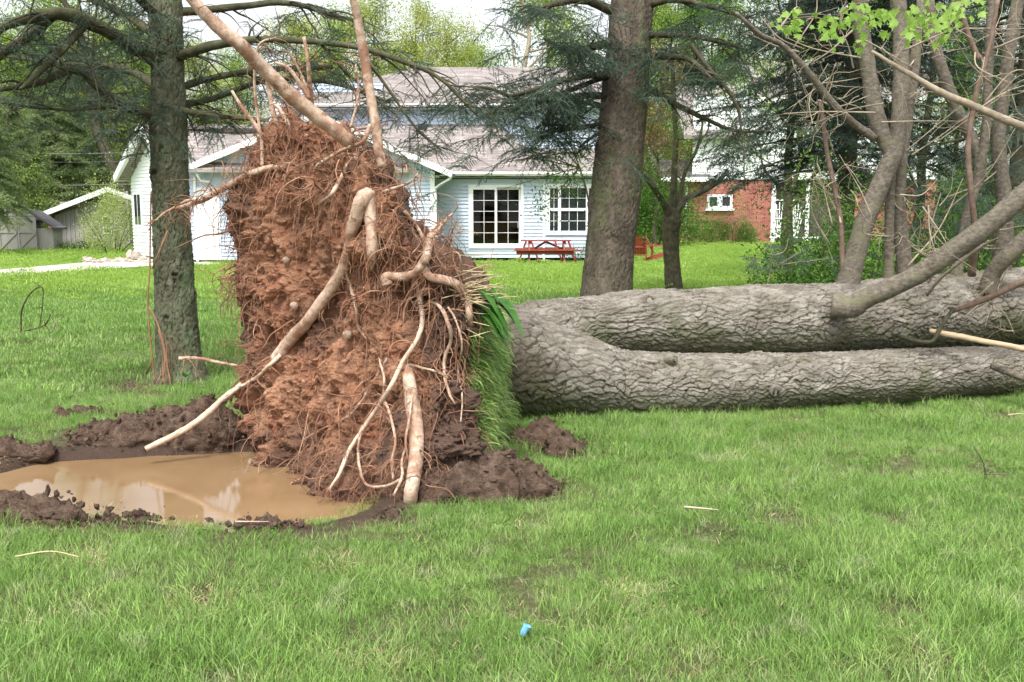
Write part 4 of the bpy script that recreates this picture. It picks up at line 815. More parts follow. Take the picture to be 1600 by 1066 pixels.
# ---------------------------------------------------------------- standing spruces
def cyl_bark(parent, L, mat, name='trunk', n=150, seg=.016, seed=1, amp=.009, cell=(.05, .045), knots=(), **k):
    return barkpx(L, n, seg, seed, amp, cell, knots, name=name, parent=parent, mat=mat, low=.05, **k)
def branchset(parent, defs, mat, sprayset, seed, sub=7, dens=1.0, slen=(.3, .9), ssz=(.7, 1.3), name='limb', lists=None, spr=.11):
    """defs: list of (pixel polyline with depth and width, needle density 0..1)"""
    rng = np.random.default_rng(seed); O, R, Sx = [], [], []; tw = MB()
    for L, nd in defs:
        q = [cr(l[0], l[1], l[2], l[3]/2) for l in L]; pts = [x[0] for x in q]; r = [x[1] for x in q]
        V, Q, T = sweep(pts, r, 10, 6); kk = np.mean(r); V = bumpy(V, kk*.15, .4/kk, 5)
        link(name, mesh_np(name, V, Q, T, M[mat], True), parent)
        pp, rr = catmull(pts, r, 6); tot = np.linalg.norm(np.diff(pp, axis=0), axis=1).sum()
        for _ in range(int(sub*tot)):
            k = rng.integers(1, len(pp)-1); d = pp[k+1 if k+1 < len(pp) else k]-pp[k-1]; d /= np.linalg.norm(d)
            sd = rng.normal(size=3)*np.array([.7, 1, .45]); w = wander(rng, pp[k], d*.8+sd, rng.uniform(*slen), 6, .10, .18)
            tw.tube(w, np.linspace(min(.012, rr[k]*.5), .002, 7), 4, 2, False)
            for _ in range(3):
                j = rng.integers(1, 6); w2 = wander(rng, w[j], rng.normal(size=3)+(0, 0, -.2), rng.uniform(.1, .4), 4, .12, .3); tw.tube(w2, np.linspace(.004, .0015, 5), 3, 2, False)
                if rng.random() < nd*.6:
                    for p in w2[1::2]: O.append(p+rng.normal(size=3)*.03); R.append((rng.normal()*.4, rng.normal()*.3+.2, rng.uniform(0, 6.28))); Sx.append(rng.uniform(*ssz))
            for p in w[2:]:
                for _ in range(3):
                    if rng.random() < nd*dens: O.append(p+rng.normal(size=3)*spr); R.append((rng.normal()*.4, rng.normal()*.3+.2, rng.uniform(0, 6.28))); Sx.append(rng.uniform(*ssz))
    V, Q, T = tw.arrays(); link('branchlets', mesh_np('branchlets', V, Q, T, M['limb_dark'], True), parent, kind='stuff')
    if O: scatter('needles', O, R, Sx, PR[sprayset], parent, kind='stuff')

TA = thing('spruce_tree', 'lichen-green spruce trunk with low dark boughs, beside the pond and left of the root plate', 'tree', G(284, 598))
A_ = 9.55
cyl_bark(TA, [(286, 612, A_, 52), (284, 598, A_, 46), (282, 575, A_, 37), (278, 540, A_, 33), (273, 450, A_, 29), (268, 350, A_, 28), (266, 290, A_, 28), (264, 220, A_, 28), (263, 190, A_, 27), (262, 120, A_, 24), (258, 0, A_, 24), (250, -250, A_, 22), (240, -900, A_, 14), (232, -1500, A_, 4)], 'bark_a', n=170, seed=3,
         knots=[(1.15, 3.5, .04, .03), (2.1, 2.6, .06, .04), (1.5, .6, .05, .04), (.75, 3.0, .04, .025), (.95, 4.6, .035, .03)])
rngb = np.random.default_rng(99)
branchset(TA, [
 ([(252, 98, A_, 26), (215, 78, A_-.2, 22), (160, 45, A_-.5, 21), (100, 22, A_-.8, 20), (40, 30, A_-1.1, 15), (-40, 60, A_-1.4, 10)], .75),
 ([(130, 40, A_-.6, 14), (100, 75, A_-.8, 12), (60, 115, A_-1.0, 8), (30, 140, A_-1.1, 4)], .4),
 ([(85, 25, A_-.8, 12), (40, 60, A_-1.0, 14), (-20, 100, A_-1.2, 14)], .7),
 ([(250, 188, A_, 20), (215, 172, A_-.2, 16), (170, 150, A_-.4, 15), (120, 110, A_-.6, 14), (60, 130, A_-.8, 10), (0, 140, A_-1, 8)], .75),
 ([(250, 186, A_, 10), (180, 168, A_-.4, 6), (100, 172, A_-.6, 5), (0, 160, A_-.9, 4)], .4),
 ([(250, 140, A_, 14), (200, 110, A_+.6, 12), (120, 100, A_+1.2, 10), (20, 90, A_+1.8, 8)], .75),
 ([(250, 60, A_, 14), (190, 20, A_+.5, 12), (100, -20, A_+.8, 9)], .9),
 ([(270, 92, A_, 16), (330, 72, A_-.3, 14), (400, 62, A_-.4, 11), (470, 64, A_-.5, 10), (560, 74, A_-.6, 9), (640, 100, A_-.7, 8), (690, 125, A_-.7, 6), (745, 180, A_-.7, 4)], .28),
 ([(272, 172, A_, 11), (320, 178, A_-.1, 9), (370, 184, A_-.2, 8), (420, 188, A_-.2, 5)], .35),
 ([(272, 140, A_, 12), (320, 125, A_+.4, 10), (400, 110, A_+.7, 9), (520, 105, A_+.9, 7)], .6),
 ([(272, 20, A_, 14), (360, 12, A_+.3, 11), (450, 5, A_+.5, 9), (540, 30, A_+.6, 7)], .4),
 ([(272, 165, A_, 11), (330, 155, A_+.6, 9), (420, 125, A_+.9, 8), (520, 130, A_+1.1, 6), (610, 160, A_+1.2, 4)], .45),
 ([(560, 74, A_-.6, 6), (600, 130, A_-.6, 5), (650, 200, A_-.6, 4), (690, 235, A_-.6, 3)], .6),
 ([(500, 68, A_-.5, 5), (540, 110, A_-.5, 5), (580, 150, A_-.5, 4), (620, 180, A_-.5, 3)], .6),
 ([(250, 30, A_, 14), (180, -30, A_-.8, 11), (60, -60, A_-1.4, 8)], .8),
], 'limb_moss', 'spray', 41, sub=7, dens=.19, slen=(.25, .85), ssz=(.65, 1.25))
cw = MB()                                          # boughs above the frame that shade the ground
rng = np.random.default_rng(31); O, R, Sx = [], [], []
def high_crown(parent, bx, by, z0, z1, spread, n, seed):
    rng = np.random.default_rng(seed); O, R, Sx = [], [], []; mb = MB()
    for k in range(n):
        z = z0+(z1-z0)*(k/n); a = k*2.4; l = spread*(1-(z-z0)/(z1-z0)*.85)*rng.uniform(.7, 1.1)
        w = wander(rng, np.array((bx, by, z)), np.array((math.cos(a), math.sin(a), .12)), l, 7, .05, .08); mb.tube(w, np.linspace(.04, .006, 8), 5, 2, False)
        for p in w[1:]:
            for _ in range(4): O.append(p+rng.normal(size=3)*np.array([.28, .28, .12])); R.append((rng.normal()*.4, rng.normal()*.3+.15, rng.uniform(0, 6.28))); Sx.append(rng.uniform(1.1, 2.0))
    V, Q, T = mb.arrays(); link('upper_boughs', mesh_np('upper_boughs', V, Q, T, M['limb_dark'], True), parent, kind='stuff')
    scatter('crown', O, R, Sx, PR['spray_dark' if seed > 900 else 'spray'], parent, kind='stuff')
ga = G(284, 598); high_crown(TA, ga[0]-.1, ga[1], 6.0, 13.5, 1.9, 34, 51)

TB = thing('spruce_tree', 'stout grey spruce trunk behind the fallen logs, in front of the blue house', 'tree', (P(945, 500, 14.2)[0], 14.2, 0))
B_ = 14.2
cyl_bark(TB, [(940, 520, B_, 50), (944, 495, B_, 44), (948, 450, B_, 40), (952, 400, B_, 38), (962, 300, B_, 38), (972, 200, B_, 36), (980, 100, B_, 34), (988, 0, B_, 32), (1005, -250, B_, 28), (1040, -900, B_, 8)], 'bark_b', n=170, seg=.022, seed=13, cell=(.05, .04), knots=[(2.6, 4.5, .06, .03), (1.8, 4.8, .05, .03)])
branchset(TB, [
 ([(965, 65, B_, 16), (930, 72, B_-.3, 12), (890, 80, B_-.6, 8), (850, 60, B_-.8, 6)], 1),
 ([(960, 120, B_, 14), (920, 118, B_-.5, 10), (870, 130, B_-.9, 8), (800, 150, B_-1.2, 5)], 1),
 ([(962, 20, B_, 16), (910, 0, B_-.4, 12), (850, 10, B_-.8, 8)], 1),
 ([(955, 150, B_, 12), (900, 150, B_-.2, 9), (830, 160, B_-.4, 7), (770, 140, B_-.5, 5), (735, 135, B_-.5, 3)], .9),
 ([(945, 120, B_, 9), (880, 145, B_-.4, 8), (820, 165, B_-.6, 6), (760, 180, B_-.7, 4)], .6),
 ([(955, 170, B_, 9), (910, 160, B_+.3, 8), (870, 170, B_+.5, 6), (840, 200, B_+.6, 4)], .9),
 ([(955, 190, B_, 8), (905, 200, B_-.2, 7), (860, 205, B_-.4, 5), (835, 212, B_-.5, 3)], .7),
 ([(950, 200, B_, 7), (925, 215, B_-.2, 5), (905, 230, B_-.3, 3)], .5),
 ([(1000, 90, B_, 14), (1040, 88, B_-.5, 11), (1080, 95, B_-1, 8), (1120, 130, B_-1.3, 5)], .7),
 ([(1000, 130, B_, 12), (1050, 160, B_-.3, 9), (1100, 185, B_-.6, 7), (1150, 205, B_-.8, 5), (1185, 205, B_-.8, 4)], .25),
 ([(1005, 55, B_, 12), (1050, 55, B_-.4, 9), (1100, 60, B_-.8, 7), (1160, 75, B_-1, 5)], .8),
 ([(1005, 10, B_, 14), (1050, 0, B_-.4, 9), (1110, 10, B_-.8, 7), (1170, 30, B_-1, 5)], .8),
 ([(1080, 70, B_-1, 8), (1110, 110, B_-1.2, 7), (1150, 160, B_-1.4, 5), (1160, 220, B_-1.4, 3)], .5),
], 'limb_dark', 'spray', 43, sub=6, dens=.30, slen=(.35, .95), ssz=(1.0, 1.8), spr=.12)
high_crown(TB, P(1000, 0, B_)[0], B_, 7.4, 17, 2.6, 44, 52)

# ---------------------------------------------------------------- generic trees
def grow(rng, base, h, r0, lean, nl, cb, spread, twig=3, up=.6, fork=0):
    mb = MB(); tips = []; n = 9; b = np.array(base, float); ln = np.array([lean[0], lean[1], 0])
    tr = [b+(0, 0, -.1)]
    for k in range(1, n+1):
        t = k/n; tr.append(b+ln*h*t+np.array((rng.normal()*.015*h, rng.normal()*.015*h, h*t)))
    mb.tube(tr, [r0*(1.25 if k == 0 else (1-k/n*.93)) for k in range(n+1)], 9, 4)
    tr = np.array(tr)
    for k in range(nl):
        t = cb+(1-cb)*(k+rng.random()*.6)/nl; i = min(n-1, int(t*n)); f = t*n-i; p = tr[i]*(1-f)+tr[i+1]*f; a = k*2.4+rng.normal()*.4
        l = spread*(1-.55*(t-cb)/(1-cb+.01))*rng.uniform(.7, 1.15); d = np.array((math.cos(a), math.sin(a), up*rng.uniform(.6, 1.5)))
        w = wander(rng, p, d, l, 6, -.05, .17); rr = r0*.42*(1-t*.6); mb.tube(w, np.linspace(rr, rr*.2, 7), 6, 3, False)
        for q in w[2:]: tips.append(q)
        for _ in range(twig):
            j = rng.integers(2, 6); w2 = wander(rng, w[j], rng.normal(size=3)+np.array((d[0], d[1], .6)), l*.5, 5, -.04, .22); mb.tube(w2, np.linspace(rr*.4, rr*.1, 6), 4, 2, False); tips += list(w2[2:])
    return mb, tips
def tree(label, x, y, h, r0, key, seed, spread=3, nl=14, cb=.35, clumps=2, sc=(.8, 1.4), lean=(0, 0), mat='limb_dark', twig=3, group='background trees', up=.6, jit=.35, keep=1., z0=0):
    rng = np.random.default_rng(seed); t = thing('tree', label, 'tree', (x, y, z0), group); mb, tips = grow(rng, (x, y, z0), h, r0, lean, nl, cb, spread, twig, up)
    mb.build('trunk', M[mat], t, True); O, R, Sx = [], [], []
    for q in tips:
        for _ in range(clumps):
            if rng.random() < keep: O.append(q+rng.normal(size=3)*jit); R.append(rng.uniform(0, 6.28, 3)); Sx.append(rng.uniform(*sc))
    scatter('crown', O, R, Sx, PR[key], t, seed, kind='stuff'); return t
def conifer(label, x, y, h, spread, seed, key='spray_far', sc=(.8, 1.5), z0=.5, dens=9, mat='limb_dark', group='background conifers'):
    rng = np.random.default_rng(seed); t = thing('conifer_tree', label, 'tree', (x, y, 0), group); mb = MB(); mb.tube([(x, y, -.1), (x+.05, y, h*.5), (x, y, h)], [h*.018, h*.012, .01], 8, 4); O, R, Sx = [], [], []
    n = int(h*9)
    for k in range(n):
        tt = k/n; z = z0+(h-z0)*tt; a = k*2.4; l = spread*(1-tt)**.8*rng.uniform(.7, 1.15)+.2
        w = wander(rng, np.array((x, y, z)), np.array((math.cos(a), math.sin(a), -.05)), l, 5, .03, .08); mb.tube(w, np.linspace(.035, .006, 6), 4, 2, False)
        for i, p in enumerate(w[1:]):
            for _ in range(max(1, int(dens/5*1.6))): O.append(p+rng.normal(size=3)*.18); R.append((rng.normal()*.3, .2+rng.normal()*.25, a+rng.normal()*.6)); Sx.append(rng.uniform(*sc))
    mb.build('trunk', M[mat], t, True); scatter('crown', O, R, Sx, PR[key], t, seed, kind='stuff'); return t
def bush(label, x, y, w, h, key, seed, n=60, sc=(.8, 1.2), name='shrub', group=None, d=None, z0=0):
    rng = np.random.default_rng(seed); t = thing(name, label, 'shrub', (x, y, z0), group); mb = MB(); O = []
    for k in range(9):
        a = rng.uniform(0, 6.28); mb.tube(wander(rng, np.array((x+math.cos(a)*w*.1, y+math.sin(a)*w*.1, z0)), np.array((math.cos(a)*.5, math.sin(a)*.5, 1)), h*.8, 5, 0, .15), np.linspace(.02, .005, 6), 4, 2, False)
    u = rng.normal(size=(n, 3)); u /= np.linalg.norm(u, axis=1)[:, None]; rr = rng.uniform(.35, 1, n)**.5
    u[:, 2] = np.abs(u[:, 2])*.95 if h > w*.3 else np.abs(u[:, 2])
    dd = d or w; O = np.array((x, y, z0+h*.08))+u*rr[:, None]*np.array((w/2, dd/2, h*.9))*(1+.18*rng.normal(size=(n, 1)))
    O[:, 2] = np.maximum(O[:, 2], z0+.08)
    mb.build('stems', M['limb_dark'], t, True); scatter('foliage', O, rng.uniform(0, 6.28, (n, 3)), rng.uniform(*sc, n), PR[key], t, seed, kind='stuff'); return t

# thin dark fruit tree behind the logs
TC = thing('small_tree', 'small dark forked tree between the stout spruce and the brick house', 'tree', (P(1052, 450, 20)[0], 20, 0))
C_ = 20.0
cyl_bark(TC, [(1054, 462, C_, 18), (1053, 450, C_, 14), (1050, 410, C_, 12), (1048, 370, C_, 12), (1049, 345, C_, 14), (1052, 325, C_, 9)], 'limb_dark', n=70, seg=.03, seed=23, amp=.012, cell=(.09, .05))
branchset(TC, [([(1050, 345, C_, 16), (1035, 315, C_-.2, 10), (1018, 290, C_-.4, 9), (1005, 272, C_-.5, 6)], 0), ([(1052, 340, C_, 16), (1070, 312, C_, 10), (1095, 300, C_, 9), (1120, 285, C_, 8), (1138, 266, C_, 6)], 0),
 ([(1051, 335, C_, 14), (1053, 280, C_, 10), (1056, 220, C_, 9), (1053, 160, C_, 8), (1050, 80, C_, 5)], 0), ([(1060, 325, C_, 8), (1070, 270, C_+.3, 6), (1090, 230, C_+.4, 5), (1100, 180, C_+.4, 3)], 0)], 'limb_dark', 'spray', 44, sub=4)
def leafcloud(parent, boxes, key, seed, name='leaves'):
    rng = np.random.default_rng(seed); O, Sx = [], []
    for (x0, y0, x1, y1, Y, dY, n) in boxes:
        for _ in range(n): O.append(P(rng.uniform(x0, x1), rng.uniform(y0, y1), Y+rng.normal()*dY)); Sx.append(rng.uniform(.6, 1.2))
    return scatter(name, O, rng.uniform(0, 6.28, (len(O), 3)), Sx, PR[key], parent, seed, kind='stuff')
leafcloud(TC, [(1000, 150, 1150, 300, C_, .8, 70), (1060, 90, 1230, 300, C_+.5, 1, 80), (1000, 260, 1050, 330, C_, .4, 12), (1100, 300, 1200, 340, C_, .5, 10)], 'mid_s', 71)
SP = thing('sapling', 'thin leafy spray of branches hanging in front of the bay window', 'tree', (P(905, 300, 17)[0], 17, 0))
mb = MB(); ww_ = [P(*q, 17) for q in ((930, 430), (925, 340), (905, 260), (880, 215), (850, 235))]; mb.tube([(ww_[0][0], 17, 0)]+ww_, [.03, .025, .02, .014, .01, .004], 6, 4)
for q in ((760, 262), (770, 300), (800, 222), (815, 330), (742, 268), (840, 330)): mb.tube([P(905, 262, 17), P((q[0]+905)/2, q[1]-20, 17), P(*q, 17)], [.012, .007, .002], 4, 4)
mb.build('trunk', M['limb_dark'], SP, True); leafcloud(SP, [(835, 215, 930, 280, 17, .4, 26), (835, 270, 925, 360, 17, .4, 16), (850, 235, 920, 300, 17, .3, 14), (840, 300, 850, 345, 17, .2, 3)], 'mid_s', 72)

# maple spray entering the top right, leaves as parts
MP = thing('maple_branch', 'bright green maple leaves hanging into the top right of the view', 'branch', P(1400, -40, 5.5))
rng = np.random.default_rng(61); mb = MB()
CL = [(1240, 30, 12, 18), (1305, 38, 12, 22), (1350, 28, 20, 26), (1375, 20, 16, 20), (1440, 18, 24, 26), (1470, 30, 22, 24), (1345, 60, 10, 10), (1500, 10, 20, 14), (1425, 40, 14, 14), (1460, 45, 12, 10)]
for a, b in (((1560, -60), (1440, -10)), ((1440, -10), (1345, 5)), ((1345, 5), (1300, 35)), ((1300, 35), (1238, 30)), ((1440, -10), (1460, 40)), ((1560, -60), (1500, 0))): mb.tube([P(*a, 5.5), P((a[0]+b[0])/2, (a[1]+b[1])/2-6, 5.5), P(*b, 5.5)], [.006, .004, .003], 5, 4)
mb.build('stem', M['limb_red'], MP, True)
prof = [(0, 0), (.18, .12), (.10, .34), (.33, .30), (.50, .50), (.40, .16), (.62, .24), (.74, .10), (1, 0)]
for (x, y, w, n) in CL:
    for _ in range(n):
        c = np.array(P(x+rng.normal()*w, y+rng.normal()*11, 5.5+rng.normal()*.12)); l = rng.uniform(.033, .062); d = np.array((rng.normal()*.7, rng.normal()*.5, -1.)); d /= np.linalg.norm(d); s = np.cross(d, rng.normal(size=3)+(0, 2, 0)); s /= np.linalg.norm(s); nn = np.cross(s, d)
        mid = [c+d*l*t-nn*l*.25*t*t for t, _w in prof]; V = mid+[m_+s*l*w_*1.1+nn*l*.12*w_ for m_, (t, w_) in zip(mid, prof)]+[m_-s*l*w_*1.1+nn*l*.12*w_ for m_, (t, w_) in zip(mid, prof)]; k = len(prof); Q = []
        for i in range(k-1): Q += [(i, i+1, k+i+1, k+i), (i, 2*k+i, 2*k+i+1, i+1)]
        link('leaf', mesh_np('leaf', V, Q, None, M['leaf_bright'], False), MP)

# ---------------------------------------------------------------- blue house
HB = thing('blue_house', 'pale blue clapboard house with grey-pink shingle roofs and white trim', 'house', (-4, 36, 0))
def lap(mb, p0, p1, z0, z1, step=.125, openings=(), top=None):
    """lapped boards between plan points; openings are (s0,s1,z0,z1) along the wall; top(s) limits the height"""
    a = np.array(p0, float); b = np.array(p1, float); L = np.linalg.norm(b-a); t = (b-a)/L; nrm = np.array((t[1], -t[0]))
    z = z0
    while z < z1-1e-6:
        zt = min(z+step, z1); segs = [(0, L)]
        if top:
            ss = np.linspace(0, L, 200); ok = ss[top(ss) > (z+zt)/2]
            segs = [(ok[0], ok[-1])] if len(ok) else []
        for (o0, o1, oz0, oz1) in openings:
            if zt > oz0+.01 and z < oz1-.01:
                ns = []
                for (s0, s1) in segs:
                    if o1 <= s0 or o0 >= s1: ns.append((s0, s1))
                    else:
                        if s0 < o0: ns.append((s0, o0))
                        if s1 > o1: ns.append((o1, s1))
                segs = ns
        for (s0, s1) in segs:
            q = []
            for s, zz, o in ((s0, z, .04), (s1, z, .04), (s1, zt, .006), (s0, zt, .006)): q.append((*(a+t*s+nrm*o), zz))
            mb.poly(q); mb.poly([(*(a+t*s0+nrm*.006), z), (*(a+t*s1+nrm*.006), z), q[1], q[0]])
        z = zt
YW, YM, YU = 33.6, 35.3, 37.9
gz = lambda py, Y: P(800, py, Y)[2]
x_c = P(672, 300, YM)[0]; x_r = P(938, 300, YM)[0]; eave_m = gz(284, YM)
dx0, dx1 = P(736, 300, YM)[0], P(814, 300, YM)[0]; dz0, dz1 = gz(384, YM), gz(293, YM)
bx0, bx1 = P(857, 300, YM)[0], P(935, 300, YM)[0]; bz0, bz1 = gz(363, YM), gz(292, YM)
def wall(name, *a, mat='siding', **k):
    mb = MB(); lap(mb, *a, **k); return mb.build(name, M[mat], HB)
wall('wall', (x_c, YM), (x_r, YM), .1, eave_m+.1, openings=[(dx0-x_c, dx1-x_c, dz0, dz1), (bx0-x_c, bx1-x_c, bz0, bz1)])
# interior
mb = MB(); mb.box(((dx0+dx1)/2+1, YM+3.2, 1.4), (6, .1, 3)); mb.box(((dx0+dx1)/2+1, YM+1.7, dz0-.1), (6, 3, .1)); mb.box(((dx0+dx1)/2+1, YM+1.7, 2.9), (6, 3, .1)); mb.box((dx0-1, YM+1.7, 1.4), (.1, 3, 3)); mb.box((bx1+.6, YM+1.7, 1.4), (.1, 3, 3)); mb.build('room', M['interior'], HB)
mb = MB(); mb.box((dx0+.75, YM+1.3, .75), (1.3, .5, 1.0)); mb.box((dx0+.6, YM+2.4, 1.1), (2.2, .5, .9)); mb.box((dx1-.5, YM+1.5, .9), (.5, .5, 1.1)); mb.build('cabinet', M['oak'], HB)
def window(parent, x0, x1, z0, z1, Y, nx, nz, fr=.06, mun=.017, name='window', rot=None, sash=True, glass='glass'):
    """frame, panes and muntins in the plane y = Y facing -y"""
    xc, zc = (x0+x1)/2, (z0+z1)/2
    mb = MB(); mb.box((x0+fr/2, Y, zc), (fr, .10, z1-z0)); mb.box((x1-fr/2, Y, zc), (fr, .10, z1-z0)); mb.box((xc, Y, z1-fr/2), (x1-x0-2*fr, .10, fr)); mb.box((xc, Y, z0+fr/2), (x1-x0-2*fr, .10, fr))
    w = mb.build(name, M['trim'], parent); pw = (x1-x0-2*fr)/nx; ph = (z1-z0-2*fr)/nz
    for i in range(nx):
        for j in range(nz):
            m2 = MB(); m2.box((x0+fr+pw*(i+.5), Y+.01, z0+fr+ph*(j+.5)), (pw-.002, .008, ph-.002)); m2.build('pane', M[glass], w)
    m3 = MB()
    for i in range(1, nx): m3.box((x0+fr+pw*i, Y-.004, zc), (mun, .016, z1-z0-2*fr))
    for j in range(1, nz): m3.box((xc, Y-.0065, z0+fr+ph*j), (x1-x0-2*fr, .016, mun))
    if nx*nz > 1: m3.build('muntins', M['trim'], w)
    return w
g2 = bpy.data.materials.new('clear_glass'); g2.use_nodes = True; N = g2.node_tree.nodes; L_ = g2.node_tree.links
tb = N.new('ShaderNodeBsdfTransparent'); tb.inputs[0].default_value = (.62, .62, .60, 1); gb = N.new('ShaderNodeBsdfGlossy'); gb.inputs['Roughness'].default_value = .02; gb.inputs[0].default_value = (.9, .95, 1, 1)
fx = N.new('ShaderNodeFresnel'); fx.inputs[0].default_value = 1.6; ms = N.new('ShaderNodeMixShader'); L_.new(fx.outputs[0], ms.inputs[0]); L_.new(tb.outputs[0], ms.inputs[1]); L_.new(gb.outputs[0], ms.inputs[2]); L_.new(ms.outputs[0], N['Material Output'].inputs[0]); M['clear'] = g2
dm = (dx0+dx1)/2
window(HB, dx0, dm+.03, dz0, dz1, YM-.02, 2, 5, .075, name='sliding_door', glass='clear'); window(HB, dm-.03, dx1, dz0, dz1, YM+.10, 2, 5, .075, name='sliding_door', glass='clear')
mb = MB(); mb.box((dx1-.1, YM-.03, 1.25), (.04, .05, .22)); mb.build('door_handle', M['metal'], HB)
class Trim:
    def box(s, *a):
        m_ = MB(); m_.box(*a); m_.build('trim', M['trim'], HB)
tm = Trim()
def casing(x0, x1, z0, z1, Y, w=.09):
    tm.box((x0-w/2, Y-.045, (z0+z1)/2), (w, .06, z1-z0+2*w)); tm.box((x1+w/2, Y-.045, (z0+z1)/2), (w, .06, z1-z0+2*w)); tm.box(((x0+x1)/2, Y-.045, z1+w/2), (x1-x0, .06, w)); tm.box(((x0+x1)/2, Y-.045, z0-w/2), (x1-x0, .06, w))
casing(dx0, dx1, dz0, dz1, YM); casing(bx0, bx1, bz0, bz1, YM)
w3 = (bx1-bx0)/3.4
for (a, b) in ((bx0, bx0+w3*.75), (bx0+w3*.75, bx0+w3*2.65), (bx0+w3*2.65, bx1)):
    m_ = (bz0+bz1)/2; nn_ = 2 if b-a < w3*1.2 else 3
    window(HB, a, b, m_+.0, bz1, YM-.02, nn_, 2, .05); window(HB, a, b, bz0, m_, YM-.02, nn_, 2, .05)
# corner boards, frieze, gutters, downspout
tm.box((x_c+.04, YM-.04, eave_m/2), (.12, .07, eave_m)); tm.box((bx0-.16, YM-.035, eave_m/2), (.07, .05, eave_m))
# wing with garage
xB = P(290, 300, YW)[0]; xW = P(676, 300, YW)[0]; eW = gz(268, YW); pA = (P(206, 300, 38)[0], 38.0); pB = (xB, YW)
xg0, xg1 = P(308, 300, YW)[0], P(343, 300, YW)[0]
wall('wall', (xB, YW), (xW, YW), .1, eW+.15)
pk = (P(498, 200, YW)[0]); pkz = gz(184, YW); gx0, gx1 = P(287, 268, YW)[0], P(708, 268, YW)[0]
def gtop(s): x = xB+s; return eW+(pkz-eW)*(1-np.abs(x-pk)/((gx1-gx0)/2))-.02
mb = MB(); lap(mb, (xB, YW), (xW+.0, YW), eW+.15, pkz, top=lambda s: gtop(s)); mb.build('gable', M['siding'], HB)
gp = lambda s: eW+1.75*(1-np.abs(s-3.2)/3.2)
Lg = math.hypot(pA[0]-pB[0], pA[1]-pB[1]); peak = gz(203, 36.0)
mb = MB(); lap(mb, pA, pB, .1, peak, top=lambda s: eW-.05+(peak-eW)*(1-np.abs(s-Lg/2)/(Lg/2))); mb.build('wall', M['siding_w'], HB, label='white clapboard gable end at the left')
tA = (np.array(pB)-np.array(pA))/Lg; nA = np.array((tA[1], -tA[0]))
def onA(s, o): q = np.array(pA)+tA*s+nA*o; return (q[0], q[1])
mb = MB()                                          # garage door with panels, and slim window on the gable end
a0, a1 = onA(Lg*.42, .05), onA(Lg*.93, .05)
for k in range(4):
    z0_, z1_ = .1+k*.55, .1+k*.55+.53; m2 = MB(); m2.beam((a0[0], a0[1], (z0_+z1_)/2), (a1[0], a1[1], (z0_+z1_)/2), .05, z1_-z0_); m2.build('door_panel', M['trim'], HB)
for (s0, s1, z0_, z1_) in ((.06, .10, 1.25, 2.35), (.115, .155, 1.25, 2.35)):
    q0, q1 = onA(Lg*s0*1.2, .05), onA(Lg*s1*1.2, .05); m2 = MB(); m2.beam((q0[0], q0[1], 1.8), (q1[0], q1[1], 1.8), .03, 1.1); m2.build('pane', M['glass'], HB)
q0, q1 = onA(Lg*.05, .035), onA(Lg*.2, .035); mb.beam((q0[0], q0[1], 1.8), (q1[0], q1[1], 1.8), .03, 1.3)
q0, q1 = onA(Lg*.40, .03), onA(Lg*.95, .03); mb.beam((q0[0], q0[1], 2.38), (q1[0], q1[1], 2.38), .06, .12); mb.build('window_frame', M['trim'], HB)
mb = MB(); mb.box(((xg0+xg1)/2, YW-.05, 1.3), (xg1-xg0, .06, 2.4)); o = mb.build('garage_entry_door', M['trim'], HB)
m2 = MB(); [m2.box(((xg0+xg1)/2+dx_*.19, YW-.09, z_), (.26, .02, .55)) for dx_ in (-1, 1) for z_ in (.55, 1.25, 1.95)]; m2.build('door_panels', M['siding_w'], o)
tm.box((xg0-.05, YW-.06, 1.45), (.08, .08, 2.8)); tm.box((xB, YW-.03, 1.5), (.1, .08, 2.8)); tm.box((xW, YW-.02, eW/2), (.14, .12, eW))
def slab(name, pts, th, mat, **k):
    mb = MB(); mb.prism(pts, (0, 0, -th)); return mb.build(name, M[mat], HB, **k)
# main roof: eave at the front, ridge behind
ez = gz(270, YM-.45)+.03; rz = gz(195, YU); xe0 = gx1-1.0; xe1 = P(945, 270, YM)[0]
xl = P(232, 195, YU)[0]; E1 = P(805, 270, YM-.45)[0]; Qh = P(827, 232, YU)
slab('roof', [(P(690, 270, YM-.45)[0]-.9, YM-.45, ez), (E1, YM-.45, ez), (P(777, 196, YU)[0], YU, rz), (P(600, 196, YU)[0], YU, rz), (P(600, 270, YM)[0], YM-.45, ez)], .12, 'shingle')
slab('roof', [(E1, YM-.45, ez), Qh, (P(777, 196, YU)[0], YU, rz)], .12, 'shingle'); slab('roof', [(E1, YM-.45, ez), (xe1, YM-.45, ez), (xe1, YU, Qh[2]), Qh], .12, 'shingle')
ridgeL = (pA[0]-.5+Lg*0+.6*1, )
ax, ay = onA(-.35, 0); bx_, by_ = onA(Lg+.4, .0); mx, my = onA(Lg/2, .5); ax, ay = ax+nA[0]*.5, ay+nA[1]*.5; bx_, by_ = bx_+nA[0]*.5, by_+nA[1]*.5
ezl = gz(266, YW)+.02; pz = peak+.12
slab('roof', [(bx_, by_, ezl), (P(640, 268, YW)[0], YW-.4, ezl), (P(640, 196, YU)[0], YU-.3, rz-.03), (P(400, 195, YU)[0], YU-.3, rz-.03), (mx, my, pz)], .12, 'shingle')
slab('roof', [(ax, ay, ezl-.1), (mx, my, pz), (P(600, 196, YU)[0], YU-.3, rz-.04), (P(600, 196, YU)[0], YU+3, ezl)], .12, 'shingle')
